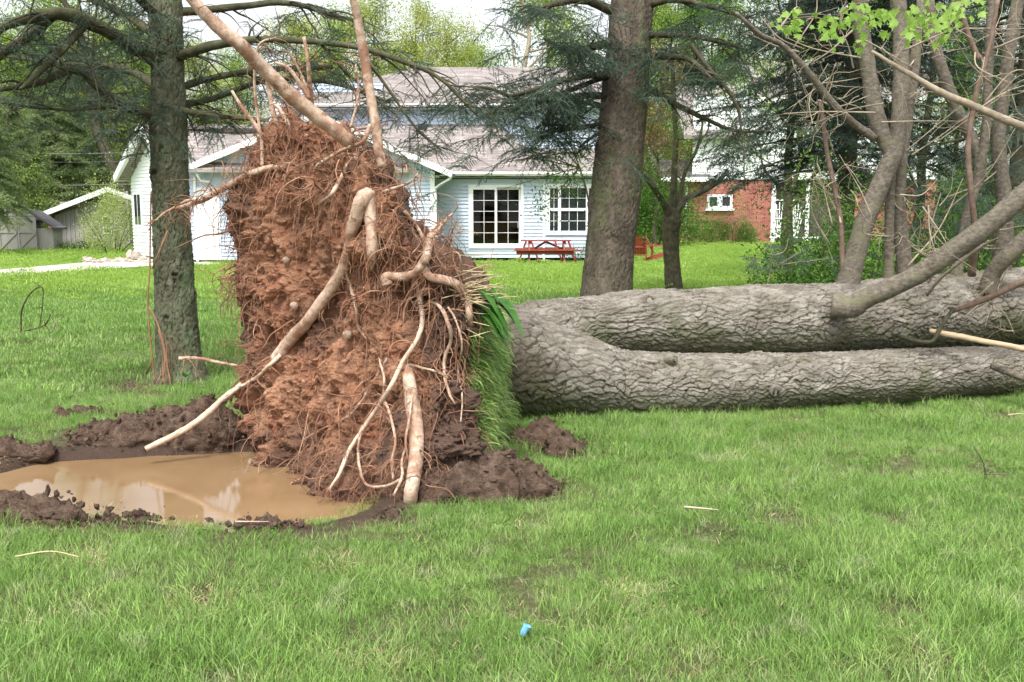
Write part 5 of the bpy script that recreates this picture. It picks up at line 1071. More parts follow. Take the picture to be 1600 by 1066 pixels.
# front gable roof over the wing
Yf = YW-.55
slab('roof', [(gx0-.2, Yf, eW-.06), (pk, Yf, pkz+.1), (pk, YU-.5, pkz+.1), (gx0-.2+0, YW+.9, eW-.06)], .1, 'shingle'); slab('roof', [(pk, Yf, pkz+.1), (gx1, Yf, eW-.06), (gx1, YW+1.6, eW-.06), (pk, YU-.5, pkz+.1)], .1, 'shingle')
fb = MB()
fb.beam((gx0-.2, Yf-.02, eW-.12), (pk, Yf-.02, pkz+.03), .04, .2); fb.beam((pk, Yf-.02, pkz+.03), (gx1, Yf-.02, eW-.12), .04, .2)
fb.beam((ax+nA[0]*.02, ay+nA[1]*.02, ezl-.17), (mx+nA[0]*.02, my+nA[1]*.02, pz-.07), .05, .26); fb.beam((mx+nA[0]*.02, my+nA[1]*.02, pz-.07), (bx_+nA[0]*.02, by_+nA[1]*.02, ezl-.1), .05, .24)
fb.build('fascia', M['trim'], HB)
sf = MB(); sf.poly([(ax, ay, ezl-.24), (mx, my, pz-.16), (mx-nA[0]*.55, my-nA[1]*.55, pz-.16), (ax-nA[0]*.55, ay-nA[1]*.55, ezl-.24)]); sf.poly([(gx0-.2, Yf, eW-.2), (pk, Yf, pkz-.04), (pk, YW, pkz-.04), (gx0-.2, YW, eW-.2)]); sf.poly([(pk, Yf, pkz-.04), (gx1, Yf, eW-.2), (gx1, YW, eW-.2), (pk, YW, pkz-.04)])
sf.poly([(xW, YM-.4, ez-.19), (xe1, YM-.4, ez-.19), (xe1, YM, ez-.19), (xW, YM, ez-.19)]); sf.build('soffit', M['trim'], HB)
def gutter(x0, x1, y, z):
    mb = MB(); prof = [(0, 0), (-.11, -.01), (-.12, -.06), (-.08, -.12), (0, -.13)]
    a = [(x0, y+p, z+q) for p, q in prof]; mb.prism(a, (x1-x0, 0, 0)); mb.build('gutter', M['trim'], HB)
gutter(P(690, 270, YM)[0], xe1, YM-.44, ez); gutter(bx_+.1, gx0+.1, YW-.46, ezl-.02)
mb = MB(); mb.tube([(gx1-.05, YW-.5, eW-.1), (gx1-.08, YW-.45, eW-.25), (xW+.12, YW-.12, eW-.55), (xW+.1, YW-.09, eW-.75), (xW+.1, YW-.09, .15)], [.045]*5, 8, 4); mb.build('downspout', M['trim'], HB, True)
mb = MB(); mb.tube([(P(313, 262, YW)[0], YW-.45, ezl-.12), (P(316, 262, YW)[0], YW-.2, ezl-.35), (P(330, 262, YW)[0], YW-.15, ezl-.4)], [.045]*3, 8, 4); mb.build('downspout', M['trim'], HB, True)
# upper storey
x2a, x2d = P(425, 190, YU)[0], P(948, 190, YU)[0]
z2 = gz(163, YU-.5); zt2 = z2+.05
wall('wall', (x2a, YU), (x2d, YU), 3.2, zt2)
Ye = YU-.5; Yr = 42.5; ze = gz(162, Ye); zr = gz(105, Yr); xr0 = P(560, 110, Yr)[0]; xr1 = P(960, 110, Yr)[0]
slab('roof', [(P(430, 160, Ye)[0], Ye, ze), (x2d+.3, Ye, ze), (xr1, Yr, zr), (P(660, 105, Yr)[0], Yr, zr), (xr0, Yr-1.3, zr-.75)], .14, 'shingle')
mb = MB(); lap(mb, (P(418, 160, YU+1)[0], YU+1), (P(600, 160, YU+1)[0], YU+1), 4.5, gz(128, YU+1), top=lambda s: gz(186, YU+1)+s*1.6); mb.build('wall', M['siding'], HB)
gutter(P(430, 160, Ye)[0], x2d+.3, Ye+.01, ze)
mb = MB(); mb.poly([(P(430, 160, Ye)[0], Ye, ze-.16), (x2d+.3, Ye, ze-.16), (x2d+.3, YU, ze-.16), (P(430, 160, Ye)[0], YU, ze-.16)]); mb.build('soffit', M['trim'], HB)
mb = MB(); c = P(660, 200, YU-.3); mb.prism([(c[0]-.17, c[1]-.1, c[2]-.05), (c[0]+.17, c[1]-.1, c[2]-.05), (c[0]+.17, c[1]+.2, c[2]+.06), (c[0]-.17, c[1]+.2, c[2]+.06)], (0, 0, .12)); mb.build('roof_vent', M['black'], HB)
mb = MB(); c = P(653, 108, Yr-.5); mb.tube([(c[0], c[1], c[2]-.4), (c[0], c[1], c[2]+.15)], [.05, .05], 8, 1); mb.build('vent_pipe', M['black'], HB)
mb = MB(); mb.box((-6.5, YM+4, 1.5), (8, 5, 2.9)); mb.box(((x_r+x_c)/2, YM+5.0, 1.5), (x_r-x_c-.2, 3.4, 2.9)); mb.build('core', M['interior'], HB)
mb = MB(); lap(mb, (x_r, YM), (x_r, YM+6), .1, eave_m+.1); lap(mb, (x2d, YU), (x2d, YM+7), 3, zt2); mb.build('wall', M['siding'], HB)

# ---------------------------------------------------------------- brick house at the right
RB = thing('brick_house', 'red brick house with white upper storey behind the trees', 'house', (12, 58, 0)); YB = 57.
def bx(px, py, Y=YB): return P(px, py, Y)
X0, X1, X2 = bx(1064, 300)[0], bx(1206, 300)[0], bx(1262, 300)[0]; zb = bx(1100, 281)[2]
def bwall(x0, x1, z0, z1, y, ops=()):
    mb = MB(); xs_ = sorted({x0, x1, *[o[0] for o in ops], *[o[1] for o in ops]}); zs_ = sorted({z0, z1, *[o[2] for o in ops], *[o[3] for o in ops]})
    for a, b in zip(xs_[:-1], xs_[1:]):
        for c, d in zip(zs_[:-1], zs_[1:]):
            if not any(o[0] <= a and b <= o[1] and o[2] <= c and d <= o[3] for o in ops): mb.poly([(a, y, c), (b, y, c), (b, y, d), (a, y, d)])
    return mb
wx0, wx1, wz0, wz1 = bx(1112, 0)[0], bx(1153, 0)[0], bx(0, 326)[2], bx(0, 304)[2]
bwall(X0, X1, 0, zb, YB, [(wx0, wx1, wz0, wz1)]).build('brick_wall', M['brick'], RB)
window(RB, wx0, (wx0+wx1)/2, wz0, wz1, YB-.02, 1, 1, .14); window(RB, (wx0+wx1)/2, wx1, wz0, wz1, YB-.02, 1, 1, .14)
mb = MB(); mb.box(((wx0+wx1)/2, YB-.08, wz0-.06), (wx1-wx0+.2, .2, .12)); mb.build('window_sill', M['trim'], RB)
mb = MB(); mb.box((X0+.1-3, YB+5, zb/2), (.2, 9.8, zb)); mb.box(((X0+18)/2, YB+8, zb/2), (18-X0, .2, zb)); mb.build('brick_wall', M['brick'], RB)
mb = MB(); mb.tube([(bx(1079, 0)[0], YB-.1, zb), (bx(1079, 0)[0], YB-.1, .1)], [.06, .06], 6, 1); mb.build('downspout', M['trim'], RB, True)
mb = MB(); mb.prism([(X1-.02, YB, 0), (X1+.22, YB, 0), (X1+.22, YB, zb), (X1-.02, YB, zb)], (0, -.1, 0)); mb.prism([(X2-.1, YB, 0), (X2+.1, YB, 0), (X2+.1, YB, zb), (X2-.1, YB, zb)], (0, -.1, 0)); mb.build('corner_post', M['trim'], RB)
mb = MB(); mb.poly([(X1, YB+.8, 0), (X2+2, YB+.8, 0), (X2+2, YB+.8, zb), (X1, YB+.8, zb)]); mb.build('porch_wall', M['interior'], RB)
window(RB, bx(1222, 0)[0], bx(1258, 0)[0], .75, 2.5, YB+.7, 2, 2, .1)
bwall(X2+2.2, 24, 0, zb, YB).build('brick_wall', M['brick'], RB)
mb = MB(); lap(mb, (X0+.6, YB-.05), (24, YB-.05), zb+.02, bx(0, 150)[2], step=.2); mb.build('upper_wall', M['siding_w'], RB)
mb = MB(); mb.prism([(X0-1.2, YB-.7, zb-.03), (X0+1.6, YB-.7, zb-.03), (X0+1.6, YB+3, zb+1.1), (X0-1.2, YB+3, zb+1.1)], (0, 0, .15)); mb.build('porch_roof', M['shingle_dark'], RB)
mb = MB(); mb.box((X0+.2, YB-.75, zb+.0), (2.9, .06, .25)); mb.build('fascia', M['trim'], RB)
zt = bx(0, 150)[2]; mb = MB(); mb.prism([(bx(1185, 0)[0], YB-.6, zt-.3), (24.5, YB-.6, zt-.3), (24.5, YB+5, zt+2.6), (bx(1185, 0)[0], YB+5, zt+2.6)], (0, 0, .2)); mb.prism([(X0, YB-.6, zt-2.4), (bx(1185, 0)[0], YB-.6, zt-2.4), (bx(1185, 0)[0], YB+5, zt+1.0), (X0, YB+5, zt+1.0)], (0, 0, .2)); mb.build('roof', M['shingle'], RB)
mb = MB(); mb.beam((bx(1185, 0)[0], YB-.65, zt-.3), (24.5, YB-.65, zt-.3), .1, .3); mb.build('fascia', M['trim'], RB)
TR = thing('garden_trellis', 'white fan-shaped trellis standing by the brick house porch', 'trellis', (bx(1235, 0)[0], YB-.9, 0))
mb = MB(); z1_ = 2.3
for cx in (1222, 1247):
    x = bx(cx, 0)[0]
    for k in range(-3, 4): mb.beam((x+k*.04, YB-.9, .35), (x+k*.17, YB-.9, z1_-abs(k)*.12), .045, .045, (0, 1, 0))
    for z_ in (.9, 1.4, 1.9): mb.beam((x-.10-z_*.16, YB-.94, z_), (x+.10+z_*.16, YB-.94, z_), .04, .045)
mb.build('lattice', M['trim'], TR)
mb = MB(); mb.beam((bx(1208, 0)[0], YB-.9, .35), (bx(1290, 0)[0], YB-.9, .35), .06, .08)
for px in (1212, 1240, 1262, 1284): x = bx(px, 0)[0]; mb.beam((x, YB-.9, 0), (x, YB-.9, .36), .05, .05, (0, 1, 0))
mb.build('rail', M['trim'], TR)

# ---------------------------------------------------------------- sheds at the left
SH = thing('grey_barn', 'long grey board outbuilding with a white-edged sloping roof', 'shed', (P(115, 380, 46)[0], 46, 0)); YS = 46.
s = lambda px, py, Y=YS: P(px, py, Y)
mb = MB(); x0, x1 = s(66, 0)[0], s(185, 0)[0]; nB = 34
for k in range(nB):
    a = x0+(x1-x0)*k/nB; b = x0+(x1-x0)*(k+1)/nB; za = s(0, 337)[2]+(s(0, 298)[2]-s(0, 337)[2])*k/nB; zb_ = s(0, 337)[2]+(s(0, 298)[2]-s(0, 337)[2])*(k+1)/nB
    mb.prism([(a, YS+(k % 2)*.02, 0), (b-.012, YS+(k % 2)*.02, 0), (b-.012, YS+(k % 2)*.02, zb_), (a, YS+(k % 2)*.02, za)], (0, .06, 0))
mb.build('wall_boards', M['grey_siding'], SH)
mb = MB(); mb.box(((x0+x1)/2, YS+3, 1.1), (x1-x0-.3, 5.5, 2.2)); mb.build('core', M['grey_siding'], SH)
e0, e1, e2 = s(50, 344), s(174, 296), s(184, 302); mb = MB(); mb.prism([(e0[0], YS-.5, e0[2]), (e1[0], YS-.5, e1[2]), (e1[0], YS+6, e1[2]), (e0[0], YS+6, e0[2])], (0, 0, .08)); mb.build('roof', M['shingle_dark'], SH)
mb = MB(); mb.beam((e0[0], YS-.53, e0[2]-.02), (e1[0], YS-.53, e1[2]-.02), .06, .22); mb.beam((e1[0], YS-.53, e1[2]), (e2[0]+1, YS-.53, e2[2]-.3), .06, .2); mb.build('fascia', M['trim'], SH)
mb = MB()
for k in range(4): mb.box((s(146+k*10, 0)[0], YS-.03, s(0, 316)[2]), (.22, .03, .07))
mb.build('vent_slots', M['black'], SH)
for py in (343, 360):
    mb = MB(); mb.box((s(150, 0)[0], YS-.03, s(0, py)[2]), (.42, .04, .3)); w = mb.build('window', M['trim'], SH); mb = MB(); mb.box((s(150, 0)[0], YS-.055, s(0, py)[2]), (.32, .02, .2)); mb.build('pane', M['glass'], w)
mb = MB(); mb.box((s(61, 0)[0], YS-.2, .8), (.14, .1, 1.6)); mb.build('post', M['oak'], SH)
TS = thing('garden_shed', 'small grey shed with cross-braced double doors at the far left', 'shed', (P(10, 390, 44)[0], 44, 0)); Yt = 44.
t_ = lambda px, py, Y=Yt: P(px, py, Y)
x0, x1, zt_ = t_(-40, 0)[0], t_(27, 0)[0], t_(0, 350)[2]
mb = MB(); mb.prism([(x0, Yt, 0), (x1, Yt, 0), (x1, Yt, zt_), ((x0+x1)/2, Yt, zt_+.8), (x0, Yt, zt_)], (0, 1.0, 0)); mb.box((x1+.45, Yt+.55, zt_*.42), (.9, .9, zt_*.84)); mb.build('wall', M['grey_siding'], TS)
mb = MB(); mb.prism([(x1-.0, Yt-.1, zt_+.5), (x1+1.1, Yt-.1, zt_-.25), (x1+1.1, Yt+1.1, zt_-.25), (x1-.0, Yt+1.1, zt_+.5)], (0, 0, .08)); mb.prism([((x0+x1)/2, Yt-.15, zt_+.9), (x1+.1, Yt-.15, zt_+.05), (x1+.1, Yt+1.1, zt_+.05), ((x0+x1)/2, Yt+1.1, zt_+.9)], (0, 0, .08)); mb.build('roof', M['shingle_dark'], TS)
for dx_ in (-1, 1):
    cx = t_(6, 0)[0]+dx_*.42; mb = MB(); mb.box((cx, Yt-.03, .85), (.8, .04, 1.6)); d = mb.build('door', M['grey_siding'], TS); mb = MB()
    for z_ in (.08, .85, 1.6): mb.beam((cx-.38, Yt-.07, z_), (cx+.38, Yt-.07, z_), .03, .07)
    mb.beam((cx-.37, Yt-.075, .1), (cx+.37, Yt-.075, .82), .025, .06); mb.beam((cx-.37, Yt-.075, 1.57), (cx+.37, Yt-.075, .88), .025, .06); mb.beam((cx-.37, Yt-.072, .08), (cx-.37, Yt-.072, 1.6), .07, .03, (0, 1, 0)); mb.build('brace', M['grey_siding'], d)
for k, (y, lab) in enumerate(((237, 'upper power line crossing behind the grey barn'), (286, 'lower power line crossing just above the grey barn'), (250, 'thin middle wire between the two power lines'))):
    mb = MB(); a = P(-60, y-2, 52); b = P(240, y+2, 52); mb.tube([a, ((a[0]+b[0])/2, 52, (a[2]+b[2])/2-.12), b, P(700, y+4, 54)], [.022 if k < 2 else .008]*4, 5, 6); o = mb.build('power_line', M['cable'], None, True); tag(o, lab, 'power line')

# ---------------------------------------------------------------- garden furniture and bits by the house
YT = 33.9
PT = thing('picnic_table', 'red wooden picnic table with attached benches on the lawn', 'picnic table', (P(855, 408, YT)[0], YT, 0))
cx = P(855, 408, YT)[0]; hl = .98
def boards(name, y0, n, w, z, x0, x1, parent=PT):
    for k in range(n):
        mb = MB(); mb.box(((x0+x1)/2, y0+k*(w+.012), z), (x1-x0, w, .04)); mb.build(name, M['redwood'], parent)
boards('top_board', YT-.32, 5, .13, .74, cx-hl+.08, cx+hl-.2); boards('seat_board', YT-.80, 2, .13, .44, cx-hl-.14, cx+hl+.12); boards('seat_board', YT+.62, 2, .13, .44, cx-hl-.1, cx+hl)
for xo in (-.62, .55):
    for sg in (-1, 1):
        mb = MB(); mb.beam((cx+xo, YT+sg*.72, 0), (cx+xo, YT+sg*.22, .72), .045, .1, (0, 1, 0)); mb.build('leg', M['redwood'], PT)
    mb = MB(); mb.beam((cx+xo+.05, YT-.78, .38), (cx+xo+.05, YT+.78, .38), .04, .09); mb.beam((cx+xo+.05, YT-.34, .68), (cx+xo+.05, YT+.34, .68), .04, .08); mb.build('crossbar', M['redwood'], PT)
    mb = MB(); mb.beam((cx+xo+.08, YT, .4), (cx-.05, YT, .7), .07, .035, (0, 1, 0)); mb.build('brace', M['redwood'], PT)
for xo in (-.45, .7):                              # splayed end legs seen in the picture
    mb = MB(); mb.beam((cx-.98 if xo < 0 else cx+.95, YT-.3, 0), (cx-.72 if xo < 0 else cx+.7, YT-.3, .72), .06, .1, (0, 1, 0)); mb.build('leg', M['redwood'], PT)
    mb = MB(); mb.beam((cx-.28 if xo < 0 else cx+1.0-.5, YT-.34, 0), (cx-.55 if xo < 0 else cx+.25, YT-.34, .72), .06, .1, (0, 1, 0)); mb.build('leg', M['redwood'], PT)
mb = MB(); mb.box((cx-.1, YT-.66, .36), (1.9, .03, .11)); mb.build('apron', M['redwood'], PT)
def chair(label):
    t = thing('adirondack_chair', label, 'chair', (0, 0, 0), 'red garden chairs')
    for k in range(5):
        x = (k-2)*.105; h = .92-.05*(k-2)**2; mb = MB(); m_ = 4
        pts = [(x-.048, .25, .28), (x+.048, .25, .28), (x+.048*1.15, .55, h-.03), (x+.02, .56, h), (x-.02, .56, h), (x-.048*1.15, .55, h-.03)]; mb.prism(pts, (0, .022, .008)); mb.build('back_slat', M['redwood'], t, local=True)
    for k in range(5): mb = MB(); mb.box((0, -.32+k*.11, .37-k*.03), (.52, .095, .022)); mb.build('seat_slat', M['redwood'], t, local=True)
    for sg in (-1, 1):
        mb = MB(); mb.box((sg*.33, .0, .56), (.13, .74, .025)); mb.build('arm', M['redwood'], t, local=True)
        mb = MB(); mb.beam((sg*.28, -.3, 0), (sg*.28, -.3, .55), .03, .09, (0, 1, 0)); mb.build('leg', M['redwood'], t, local=True)
        mb = MB(); mb.beam((sg*.25, -.36, .35), (sg*.25, .62, .03), .03, .12); mb.build('leg', M['redwood'], t, local=True)
        mb = MB(); mb.beam((sg*.28, .35, .2), (sg*.28, .35, .55), .03, .06, (0, 1, 0)); mb.build('arm_support', M['redwood'], t, local=True)
    mb = MB(); mb.beam((-.3, .44, .55), (.3, .44, .55), .03, .06); mb.beam((-.3, -.34, .34), (.3, -.34, .34), .03, .1); mb.build('crossbar', M['redwood'], t, local=True)
    return t
c1 = chair('red wooden garden chair seen from behind, right of the stout spruce'); c1.location = (P(997, 408, 34)[0], 34, 0); c1.rotation_euler = (0, 0, math.radians(172)); c1.scale = (.98,)*3
c2 = copy_tree(c1); c2['label'] = 'red garden chair turned sideways, partly behind the thin dark tree'; c2.location = (P(1034, 408, 34.6)[0], 34.6, 0); c2.rotation_euler = (0, 0, math.radians(80))
KG = thing('kettle_grill', 'black kettle barbecue against the blue house wall', 'grill', (P(692, 400, 33)[0], 33, 0)); kx = P(692, 400, 33)[0]
def dome(mb, c, r, s0, s1, zs=1, n=20, m=7):
    ph = np.linspace(s0, s1, m); th = np.arange(n)*2*math.pi/n; V = [(c[0]+r*math.cos(p)*math.cos(t), c[1]+r*math.cos(p)*math.sin(t), c[2]+zs*r*math.sin(p)) for p in ph for t in th]
    mb.add(V, [(i*n+j, i*n+(j+1) % n, (i+1)*n+(j+1) % n, (i+1)*n+j) for i in range(m-1) for j in range(n)])
mb = MB(); dome(mb, (kx, 33, .68), .29, -1.5, 0, .95); mb.build('bowl', M['black'], KG, True); mb = MB(); dome(mb, (kx, 33, .69), .30, 0, 1.5, .8); mb.build('lid', M['black'], KG, True)
mb = MB(); mb.tube([(kx-.06, 33, .93), (kx-.05, 33, .98), (kx+.05, 33, .98), (kx+.06, 33, .93)], [.012]*4, 6, 3); mb.build('lid_handle', M['metal'], KG, True)
for a in (0, 2.1, 4.2): mb = MB(); mb.beam((kx+.12*math.cos(a), 33+.12*math.sin(a), .5), (kx+.3*math.cos(a), 33+.3*math.sin(a), 0), .02, .02); mb.build('leg', M['metal'], KG)
BC = thing('bottle_cap', 'small crumpled blue plastic cup in the foreground grass', 'cup', G(820, 1002)); g = G(820, 1002)
V, Q, T = sweep([(g[0]-.008, g[1], .025), (g[0]-.002, g[1], .043), (g[0]+.010, g[1], .062)], [.010, .012, .016], 14, 4, False); V = bumpy(V, .003, 60, 2); link('cup_wall', mesh_np('cup_wall', V, Q, T, M['blue'], True), BC)
mb = MB(); mb.tube([(g[0]-.008, g[1], .023), (g[0]-.008, g[1], .026)], [.010, .010], 14, 1); mb.build('cup_base', M['blue'], BC)
def stick(label, pts, r, mat='twig', name='stick', forks=0, seed=1):
    mb = MB(); mb.tube(pts, np.linspace(r, r*.5, len(pts)), 6, 5); rng = np.random.default_rng(seed)
    for _ in range(forks):
        k = rng.integers(0, len(pts)-1); w = wander(rng, np.array(pts[k]), rng.normal(size=3)+(0, 0, .4), .15, 4, 0, .2); mb.tube(w, np.linspace(r*.5, r*.2, 5), 4, 2, False)
    o = mb.build(name, M[mat], None, True); return tag(o, label, 'stick')
stick('pale straight stick lying in the grass at the centre right', [(*G(1068, 812)[:2], .07), (*G(1122, 814)[:2], .06)], .006, 'paleroot')
a = G(1540, 755); stick('dark upright twig poking from the grass at the right', [(a[0], a[1], 0), (a[0]-.02, a[1], .12), (*P(1521, 697, a[1])[:2], P(0, 697, a[1])[2])], .005, 'limb_dark', forks=2)
stick('short brown stick lying beside the upright twig', [(*G(1542, 756)[:2], .06), (*G(1575, 757)[:2], .06)], .005, 'limb_red')
stick('long pale straw stick in the grass at the lower left', [(*G(25, 893)[:2], .07), (*G(80, 888)[:2], .08), (*G(125, 890)[:2], .06)], .004, 'straw')
stick('pale stick lying near the pond edge', [(*G(368, 833)[:2], .06), (*G(420, 833)[:2], .06)], .004, 'paleroot')
stick('twig on the bare patch at the lower left', [(*G(290, 990)[:2], .05), (*G(345, 978)[:2], .06)], .005, 'straw')
stick('pale twig near the right edge below the logs', [(*G(1575, 660)[:2], .06), (*G(1605, 657)[:2], .06)], .005, 'paleroot')
a = G(48, 523); Yq = a[1]
stick('arched bare twig standing on the shaded lawn at the left', [P(33, 520, Yq), P(34, 485, Yq), P(48, 458, Yq), P(66, 449, Yq), P(66, 480, Yq), P(62, 510, Yq)], .013, 'limb_dark', forks=2, seed=5)
stick('low forked twig beside the arched one', [P(10, 520, Yq), P(40, 517, Yq), P(70, 508, Yq), P(80, 490, Yq)], .012, 'limb_dark', forks=5, seed=6)
stick('thin grey twig right of the arched one', [P(80, 520, Yq), P(88, 503, Yq), P(96, 495, Yq)], .008, 'twig', forks=2, seed=7)
vine = MB()                                         # vine hanging on the left spruce
yv = A_-.32
for pts in ([(236, 300), (235, 350), (234, 420), (231, 470), (234, 520), (238, 560), (242, 600)], [(233, 480), (246, 505), (256, 540), (262, 575), (268, 605)], [(248, 515), (258, 560), (254, 600)], [(240, 560), (228, 585)], [(262, 360), (238, 420)]):
    vine.tube([P(x, y, yv) for x, y in pts], [.008]*len(pts), 5, 5)
rng = np.random.default_rng(4)
for _ in range(26): p = np.array(P(258+rng.normal()*7, rng.uniform(520, 600), yv+.03)); vine.tube(wander(rng, p, np.array((.1, -.1, -1.)), rng.uniform(.1, .3), 5, .2, .3), [.003]*6, 3, 2, False)
o = vine.build('vine', M['fineroot'], None, True); tag(o, 'dry brown vine dangling down the left spruce trunk', 'vine')
WD = thing('weed', 'small broad-leaved weed at the foot of the left spruce', 'plant', G(290, 602)); g = P(290, 590, A_-.5)
for k in range(4):
    a = k*1.6; d = np.array((math.cos(a)*.8, math.sin(a)*.5-.3, .6)); s_ = np.cross(d, (0, 0, 1)); V = [g, g+d*.05+s_*.03, g+d*.12, g+d*.05-s_*.03]; mb = MB(); mb.add(V, [(0, 1, 2, 3)]); mb.build('leaf', M['leaf_hosta'], WD)
for k, (px, py, r) in enumerate(((138, 408, .22), (152, 409, .16), (166, 408, .2), (180, 408, .15), (194, 407, .18), (212, 403, .34), (224, 407, .2), (145, 405, .13), (205, 408, .14), (160, 405, .12), (186, 404, .13), (232, 409, .16))):
    g = G(px, py+3); V, Q, T = sweep([(0, 0, -r*.5), (0, 0, -r*.2), (0, 0, r*.1), (0, 0, r*.4), (0, 0, r*.5)], [r*.5, r, r*1.05, r*.7, r*.2], 10, 3); V = bumpy(V, r*.3, 2/r, k)+np.array((g[0], g[1], r*.25))
    o = link('rock', mesh_np('rock', V, Q, T, M['rock'], False)); tag(o, {0: 'leftmost pinkish edging rock beside the driveway', 1: 'second edging rock from the left by the driveway', 2: 'third edging rock from the left by the driveway', 3: 'edging rock in the middle of the row', 4: 'edging rock just left of the big boulder', 5: 'largest grey boulder against the white gable end', 6: 'rock leaning right of the big boulder', 7: 'small rock behind the leftmost edging rocks', 8: 'small rock tucked behind the left of the boulder', 9: 'small rock behind the third edging rock', 10: 'small rock under the big bush stems', 11: 'rock at the foot of the garage corner'}[k], 'rock', 'edging rocks')

# ---------------------------------------------------------------- shrubs
X_ = lambda px, Y: P(px, 300, Y)[0]
bush('tall feathery yellow-green bush at the corner of the blue house', X_(172, 41), 41, 2.3, 3.2, 'feather_s', 201, 460, (.9, 1.6))
for k, (px, lab) in enumerate(((58, 'leftmost low hosta clump before the grey barn'), (78, 'second hosta clump before the grey barn'), (98, 'wide hosta clump in the middle of the barn bed'), (118, 'hosta clump right of centre before the barn'), (150, 'small hosta clump half hidden by the big bush'))):
    bush(lab, X_(px, 44.6), 44.6, 1.0, .5, 'mid_s', 210+k, 46, (.6, 1.0), 'hosta_clump', 'low plants along the grey barn')
bush('small dark round shrub before the grey barn', X_(129, 44.4), 44.4, .5, .75, 'dark_s', 216, 26, (.5, .8))
for k, (px, w, h, lab) in enumerate(((1098, 1.7, 1.75, 'left clipped bush under the brick house window'), (1120, 1.9, 1.7, 'middle clipped bush under the brick house window'), (1150, 2.3, 1.9, 'right clipped bush against the brick wall'), (1168, 1.2, 1.2, 'small bush at the end of the hedge'))):
    bush(lab, X_(px, 55.5), 55.5, w, h, 'mid_s', 220+k, 170, (.9, 1.4), 'hedge_bush', 'bushes along the brick house')
bush('low leafy plants beneath the bay window', P(905, 400, 35)[0], 34.9, 1.8, .7, 'mid_s', 230, 70, (.6, 1.0))
bush('bright green bush right behind the root plate by the grill', P(676, 400, 33.2)[0], 32.8, .7, .9, 'spring_s', 231, 40, (.6, 1.0))
for k, (px, Y, w, h, key, lab) in enumerate(((1020, 50, 5, 4, 'mid', 'round green shrub behind the garden chairs'), (1000, 60, 6, 6.5, 'dark', 'darker tall shrub behind the garden chairs'), (1290, 13, 1.9, 2.2, 'mid_s', 'leafy bush behind the logs left of the limbs'), (1340, 14, 1.8, 1.9, 'mid_s', 'leafy bush behind the first upright limb'),
     (1420, 14, 2.0, 1.8, 'dark_s', 'dark leafy bush between the upright limbs'), (1490, 14.5, 2.2, 2.2, 'mid_s', 'leafy bush behind the slanting limb'), (1580, 14, 2.2, 2.0, 'dark_s', 'dark leafy bush at the right edge'), (1245, 13.5, .9, .9, 'mid_s', 'small leafy bush beside the spruce sprig'))):
    n = 130 if 's' == key[-1] else 260; bush(lab, X_(px, Y), Y, w, h, key, 240+k, n*2 if '_s' in key else n, (.7, 1.2))
conifer('very dark dense conifer standing in the thicket at the right', X_(1320, 17), 17, 10, 1.7, 301, 'spray_dark', (.7, 1.1), 2.3, 13)
conifer('dark conifer at the right edge behind the limbs', X_(1585, 16), 16, 9, 1.6, 302, 'spray_dark', (.6, 1.0), 2.6, 6)
tree('leafy tree between the brick house and the dark conifer', X_(1240, 24), 24, 9, .14, 'mid_s', 303, 2.6, 16, .18, 3, (.8, 1.3), group='trees of the right thicket')
tree('slender leafy tree behind the upright limbs', X_(1440, 20), 20, 8, .12, 'mid_s', 304, 2.4, 14, .15, 3, (.8, 1.3), group='trees of the right thicket')
tree('green tree beyond the far right limb', X_(1540, 22), 22, 9, .13, 'mid_s', 305, 2.6, 14, .15, 3, (.8, 1.3), group='trees of the right thicket')
tree('loose light green tree in front of the white house gable', X_(1232, 32), 32, 10, .10, 'spring_s', 306, 3, 14, .2, 3, (.9, 1.5), group='trees of the right thicket', keep=.6)
tree('reddish small tree beyond the thin dark tree', X_(1025, 48), 48, 9, .12, 'red', 307, 2.2, 10, .3, 1, (.4, .8))
# woods
BT = [(-60, 62, 12, 'mid', 'dark green tree at the far left edge'), (15, 60, 12, 'spring', 'green tree above the small shed'), (70, 66, 15, 'spring', 'light green tree above the grey barn roof'), (125, 72, 13, 'spring', 'bright spring tree in the middle of the left woods'), (165, 64, 13, 'yellow', 'thin yellow-green tree left of the white gable'), (205, 70, 14, 'spring', 'tall spring tree rising behind the white gable'),
      (40, 84, 15, 'yellow', 'pale tree far back in the left woods'), (100, 88, 15, 'spring', 'tall pale tree far back above the barn'), (150, 92, 15, 'yellow', 'yellow tree far back near the power lines'), (250, 88, 15, 'spring', 'far tree seen above the garage roof'), (320, 80, 14, 'yellow', 'far yellow tree above the left roof ridge'), (380, 86, 15, 'spring', 'far spring tree behind the leaning root'),
      (470, 70, 14.5, 'yellow', 'yellow-green tree behind the left of the upper roof'), (540, 74, 15, 'spring', 'spring green tree behind the upright root'), (590, 70, 15.5, 'yellow', 'pale yellow tree behind the roof peak'), (640, 76, 16.5, 'yellow', 'rounded yellow tree above the roof'), (700, 72, 14.5, 'yellow', 'yellow tree right of the roof vent pipe'), (740, 78, 13.5, 'spring', 'small pale tree at the right of the roof trees'),
      (860, 64, 17, 'spring', 'bare-stemmed tree behind the stout spruce boughs'), (1010, 70, 16, 'spring', 'spring tree seen past the stout spruce'), (1070, 74, 18, 'mid', 'green tree above the small dark tree'), (1120, 80, 19, 'spring', 'pale tree left of the white gable peak'), (1000, 90, 20, 'mid', 'far green tree past the garden chairs'), (1250, 76, 18, 'mid', 'green tree behind the white gable'), (1380, 74, 19, 'spring', 'spring tree behind the brick house'), (1500, 78, 18, 'mid', 'green tree behind the right of the brick house'), (1620, 74, 18, 'mid', 'green tree at the far right'),
      (-150, 70, 18, 'mid', 'green tree beyond the left edge')]
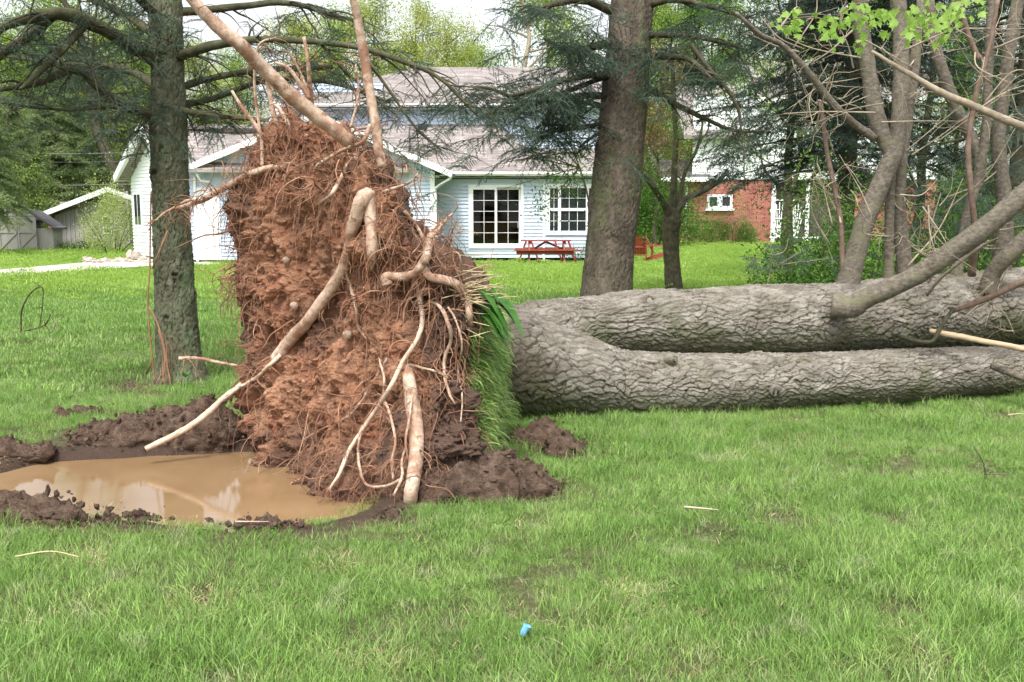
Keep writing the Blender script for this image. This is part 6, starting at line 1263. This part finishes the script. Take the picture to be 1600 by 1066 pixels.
for k, (px, Y, h, key, lab) in enumerate(BT):
    tree(lab, X_(px, Y), Y, h, .2+.004*h, key, 400+k, h*.24, 15, .28 if key != 'yellow' else .2, 3 if key in ('mid', 'dark') else 2, (.7, 1.3), (random.Random(k).uniform(-.04, .04), 0), 'limb_dark', 3, jit=.5)
for k, (px, Y, h, r, lab) in enumerate(((205, 58, 20, .42, 'thick bare leaning trunk behind the white gable'), (163, 60, 18, .2, 'slim double-height trunk above the barn'), (178, 62, 18, .16, 'thin dark trunk next to the leaning one'), (140, 63, 16, .13, 'thin grey trunk in the left woods'), (845, 60, 18, .3, 'pale forked trunk left of the stout spruce'))):
    tree(lab, X_(px, Y), Y, h, r, 'spring', 460+k, 4.5, 11, .45, 1, (.5, .9), (-.22 if k == 0 else .0+(-.02*k), 0), 'twig' if k == 4 else 'limb_dark', 2, keep=.5)
conifer('broad dark pine above the small shed', X_(95, 58), 58, 8.5, 3.2, 320, 'spray_far', (.8, 1.3), 1.4, 8)
conifer('green pine above the small shed roof', X_(-5, 50), 50, 7.5, 2.6, 321, 'spray_far', (.8, 1.3), 1.6, 8)
conifer('hazy pine at the far left edge', X_(-45, 40), 40, 7, 1.6, 322, 'spray_far', (.7, 1.1), 2.0, 8)
bush('bright leafy shrub behind the small shed', X_(40, 49), 49, 3, 4.5, 'spring', 250, 70, (.5, .9))
for k in range(34):                                 # undergrowth closing the view under the woods
    px = -250+k*62+random.Random(k).uniform(-15, 15)
    if 330 < px < 900: continue
    Y = 82+random.Random(k+5).uniform(-6, 10); bush(['leafy', 'ragged', 'tall', 'low', 'dense'][k % 5]+' distant woodland shrub '+('behind the small shed' if px < 60 else 'behind the grey barn' if px < 330 else 'past the garden chairs' if px < 1100 else 'behind the brick house' if px < 1400 else 'beyond the right edge' if px < 1640 else 'farthest to the right' if px < 1720 else 'outside the right edge, far back' if px < 1780 else 'last in the row at the right'), X_(px, Y), Y, 8, 5.5+random.Random(k+9).uniform(-1.5, 2.5), random.Random(k).choice(['mid', 'spring', 'mid', 'dark']), 500+k, 130, (1.0, 1.7), 'undergrowth_shrub', 'undergrowth along the distant woods')
